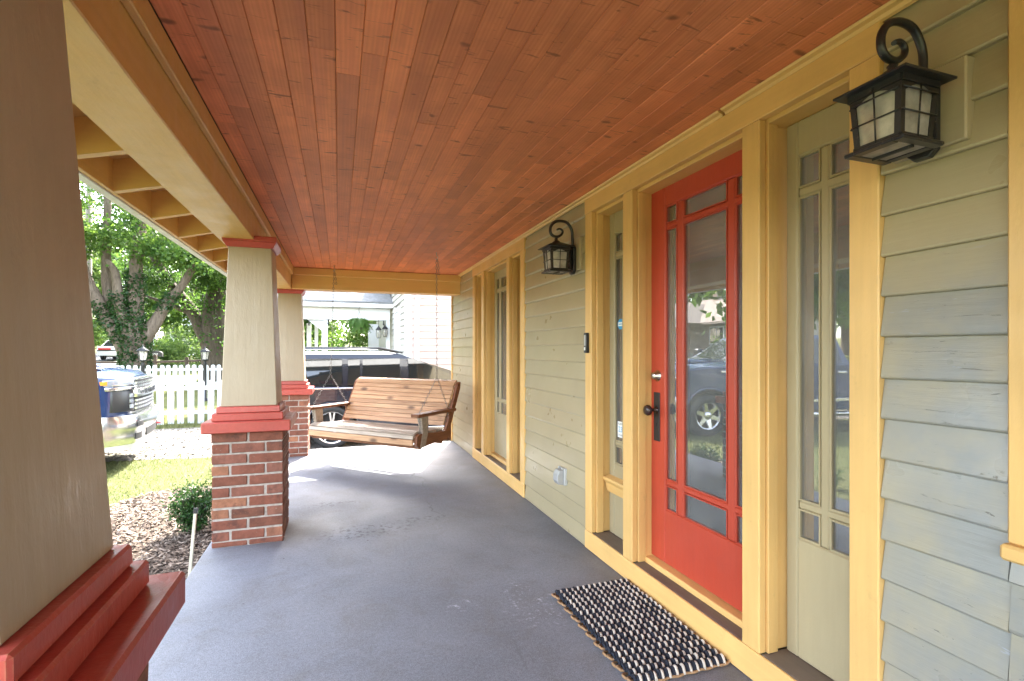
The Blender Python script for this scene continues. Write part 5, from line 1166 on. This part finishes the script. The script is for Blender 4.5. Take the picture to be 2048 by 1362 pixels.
# ================================================================== HOUSES ACROSS THE STREET
def house(name, label, loc, rz, w, dpt, h, mw, mr, porch=True, pitch=.55, flip=1):
    r = thing(name, label, 'house', loc, rz)
    b = MB(); b.box(-w / 2, w / 2, 0, dpt, -1.5, h); b.part('wall', mw, r, world=False)
    rid = dpt / 2 * pitch
    b = MB(); b.prism([(-.5, h - .15), (dpt / 2, h + rid + .12), (dpt + .5, h - .15), (dpt + .5, h - .35), (dpt / 2, h + rid - .1), (-.5, h - .35)], 'x', -w / 2 - .4, w / 2 + .4); rf_ = b.part('roof', mr, r, world=False)
    for s in (-1, 1):
        b = MB(); b.prism([(0, h - .02), (dpt / 2, h + rid - .1), (dpt, h - .02)], 'x', *sorted((s * (w / 2 - .02), s * (w / 2 + .01)))); b.part('gable_wall', mw, r, world=False)
    MB().box(w * .12, w * .12 + .6, dpt * .45, dpt * .45 + .6, h, h + rid + .9).part('chimney', m_fbrick, rf_, world=False)
    def win(x, z, ww, hh):
        f = MB(); f.box(x - ww / 2 - .12, x + ww / 2 + .12, -.08, .02, z - .14, z + hh + .14); fr = f.part('window', m_white, r, world=False)
        MB().box(x - ww / 2, x - .04, -.095, -.081, z, z + hh).part('pane', m_tint, fr, world=False); MB().box(x + .04, x + ww / 2, -.095, -.081, z, z + hh).part('pane', m_tint, fr, world=False)
    win(w * .24 * flip, 1.0, 1.7, 1.4); win(w * .42 * flip, 1.0, .9, 1.4)
    if porch:
        px0, px1, pd = *sorted((flip * (-w / 2 + .2), flip * w * .08)), 2.6; pc = (px0 + px1) / 2; pw_ = (px1 - px0) / 2
        b = MB(); b.prism([(px0 - .5, h - .2), (pc, h + pw_ * .55), (px1 + .5, h - .2), (px1 + .3, h - .2), (pc, h + pw_ * .55 - .22), (px0 - .3, h - .2)], 'y', -pd - .45, dpt * .4); b.part('porch_roof', mr, r, world=False)
        b = MB(); b.prism([(px0 - .3, h - .2), (pc, h + pw_ * .5), (px1 + .3, h - .2)], 'y', -pd - .2, -pd - .1); b.part('porch_gable', m_white, r, world=False)
        MB().box(px0 - .2, px1 + .2, -pd - .15, -pd + .1, h - .55, h - .2).part('porch_beam', m_white, r, world=False)
        for x in (px0, pc - .9, px1): MB().box(x - .14, x + .14, -pd - .12, -pd + .12, 0, h - .55).part('porch_post', m_white, r, world=False)
        MB().box(px0 - .3, px1 + .3, -pd - .3, 0, -1.5, .02).part('porch_slab', m_side, r, world=False)
        win((px0 + px1) / 2 - .8, .9, 1.2, 1.4); MB().box(px1 - 1.5, px1 - .5, -.05, .02, .05, 2.15).part('door', m_white, r, world=False)
    return r
house('brick_house', 'brown brick house with white gabled porch across the street', (-29.5, 40.5, float(T(-29, 40)) + .3), R(90), 13, 9, 3.1, m_fbrick, m_shing2, flip=-1)
house('white_house', 'white gabled house on the far slope between the two big trees', (-17.5, 80, float(T(-17, 78)) - .1), R(-12), 11, 8, 3.0, m_whitex, m_shing)
house('grey_house', 'pale house with shingle roof at the far left on the slope', (-31, 73, float(T(-31, 72)) - .1), R(25), 10, 8, 2.9, m_whitex, m_shing2)
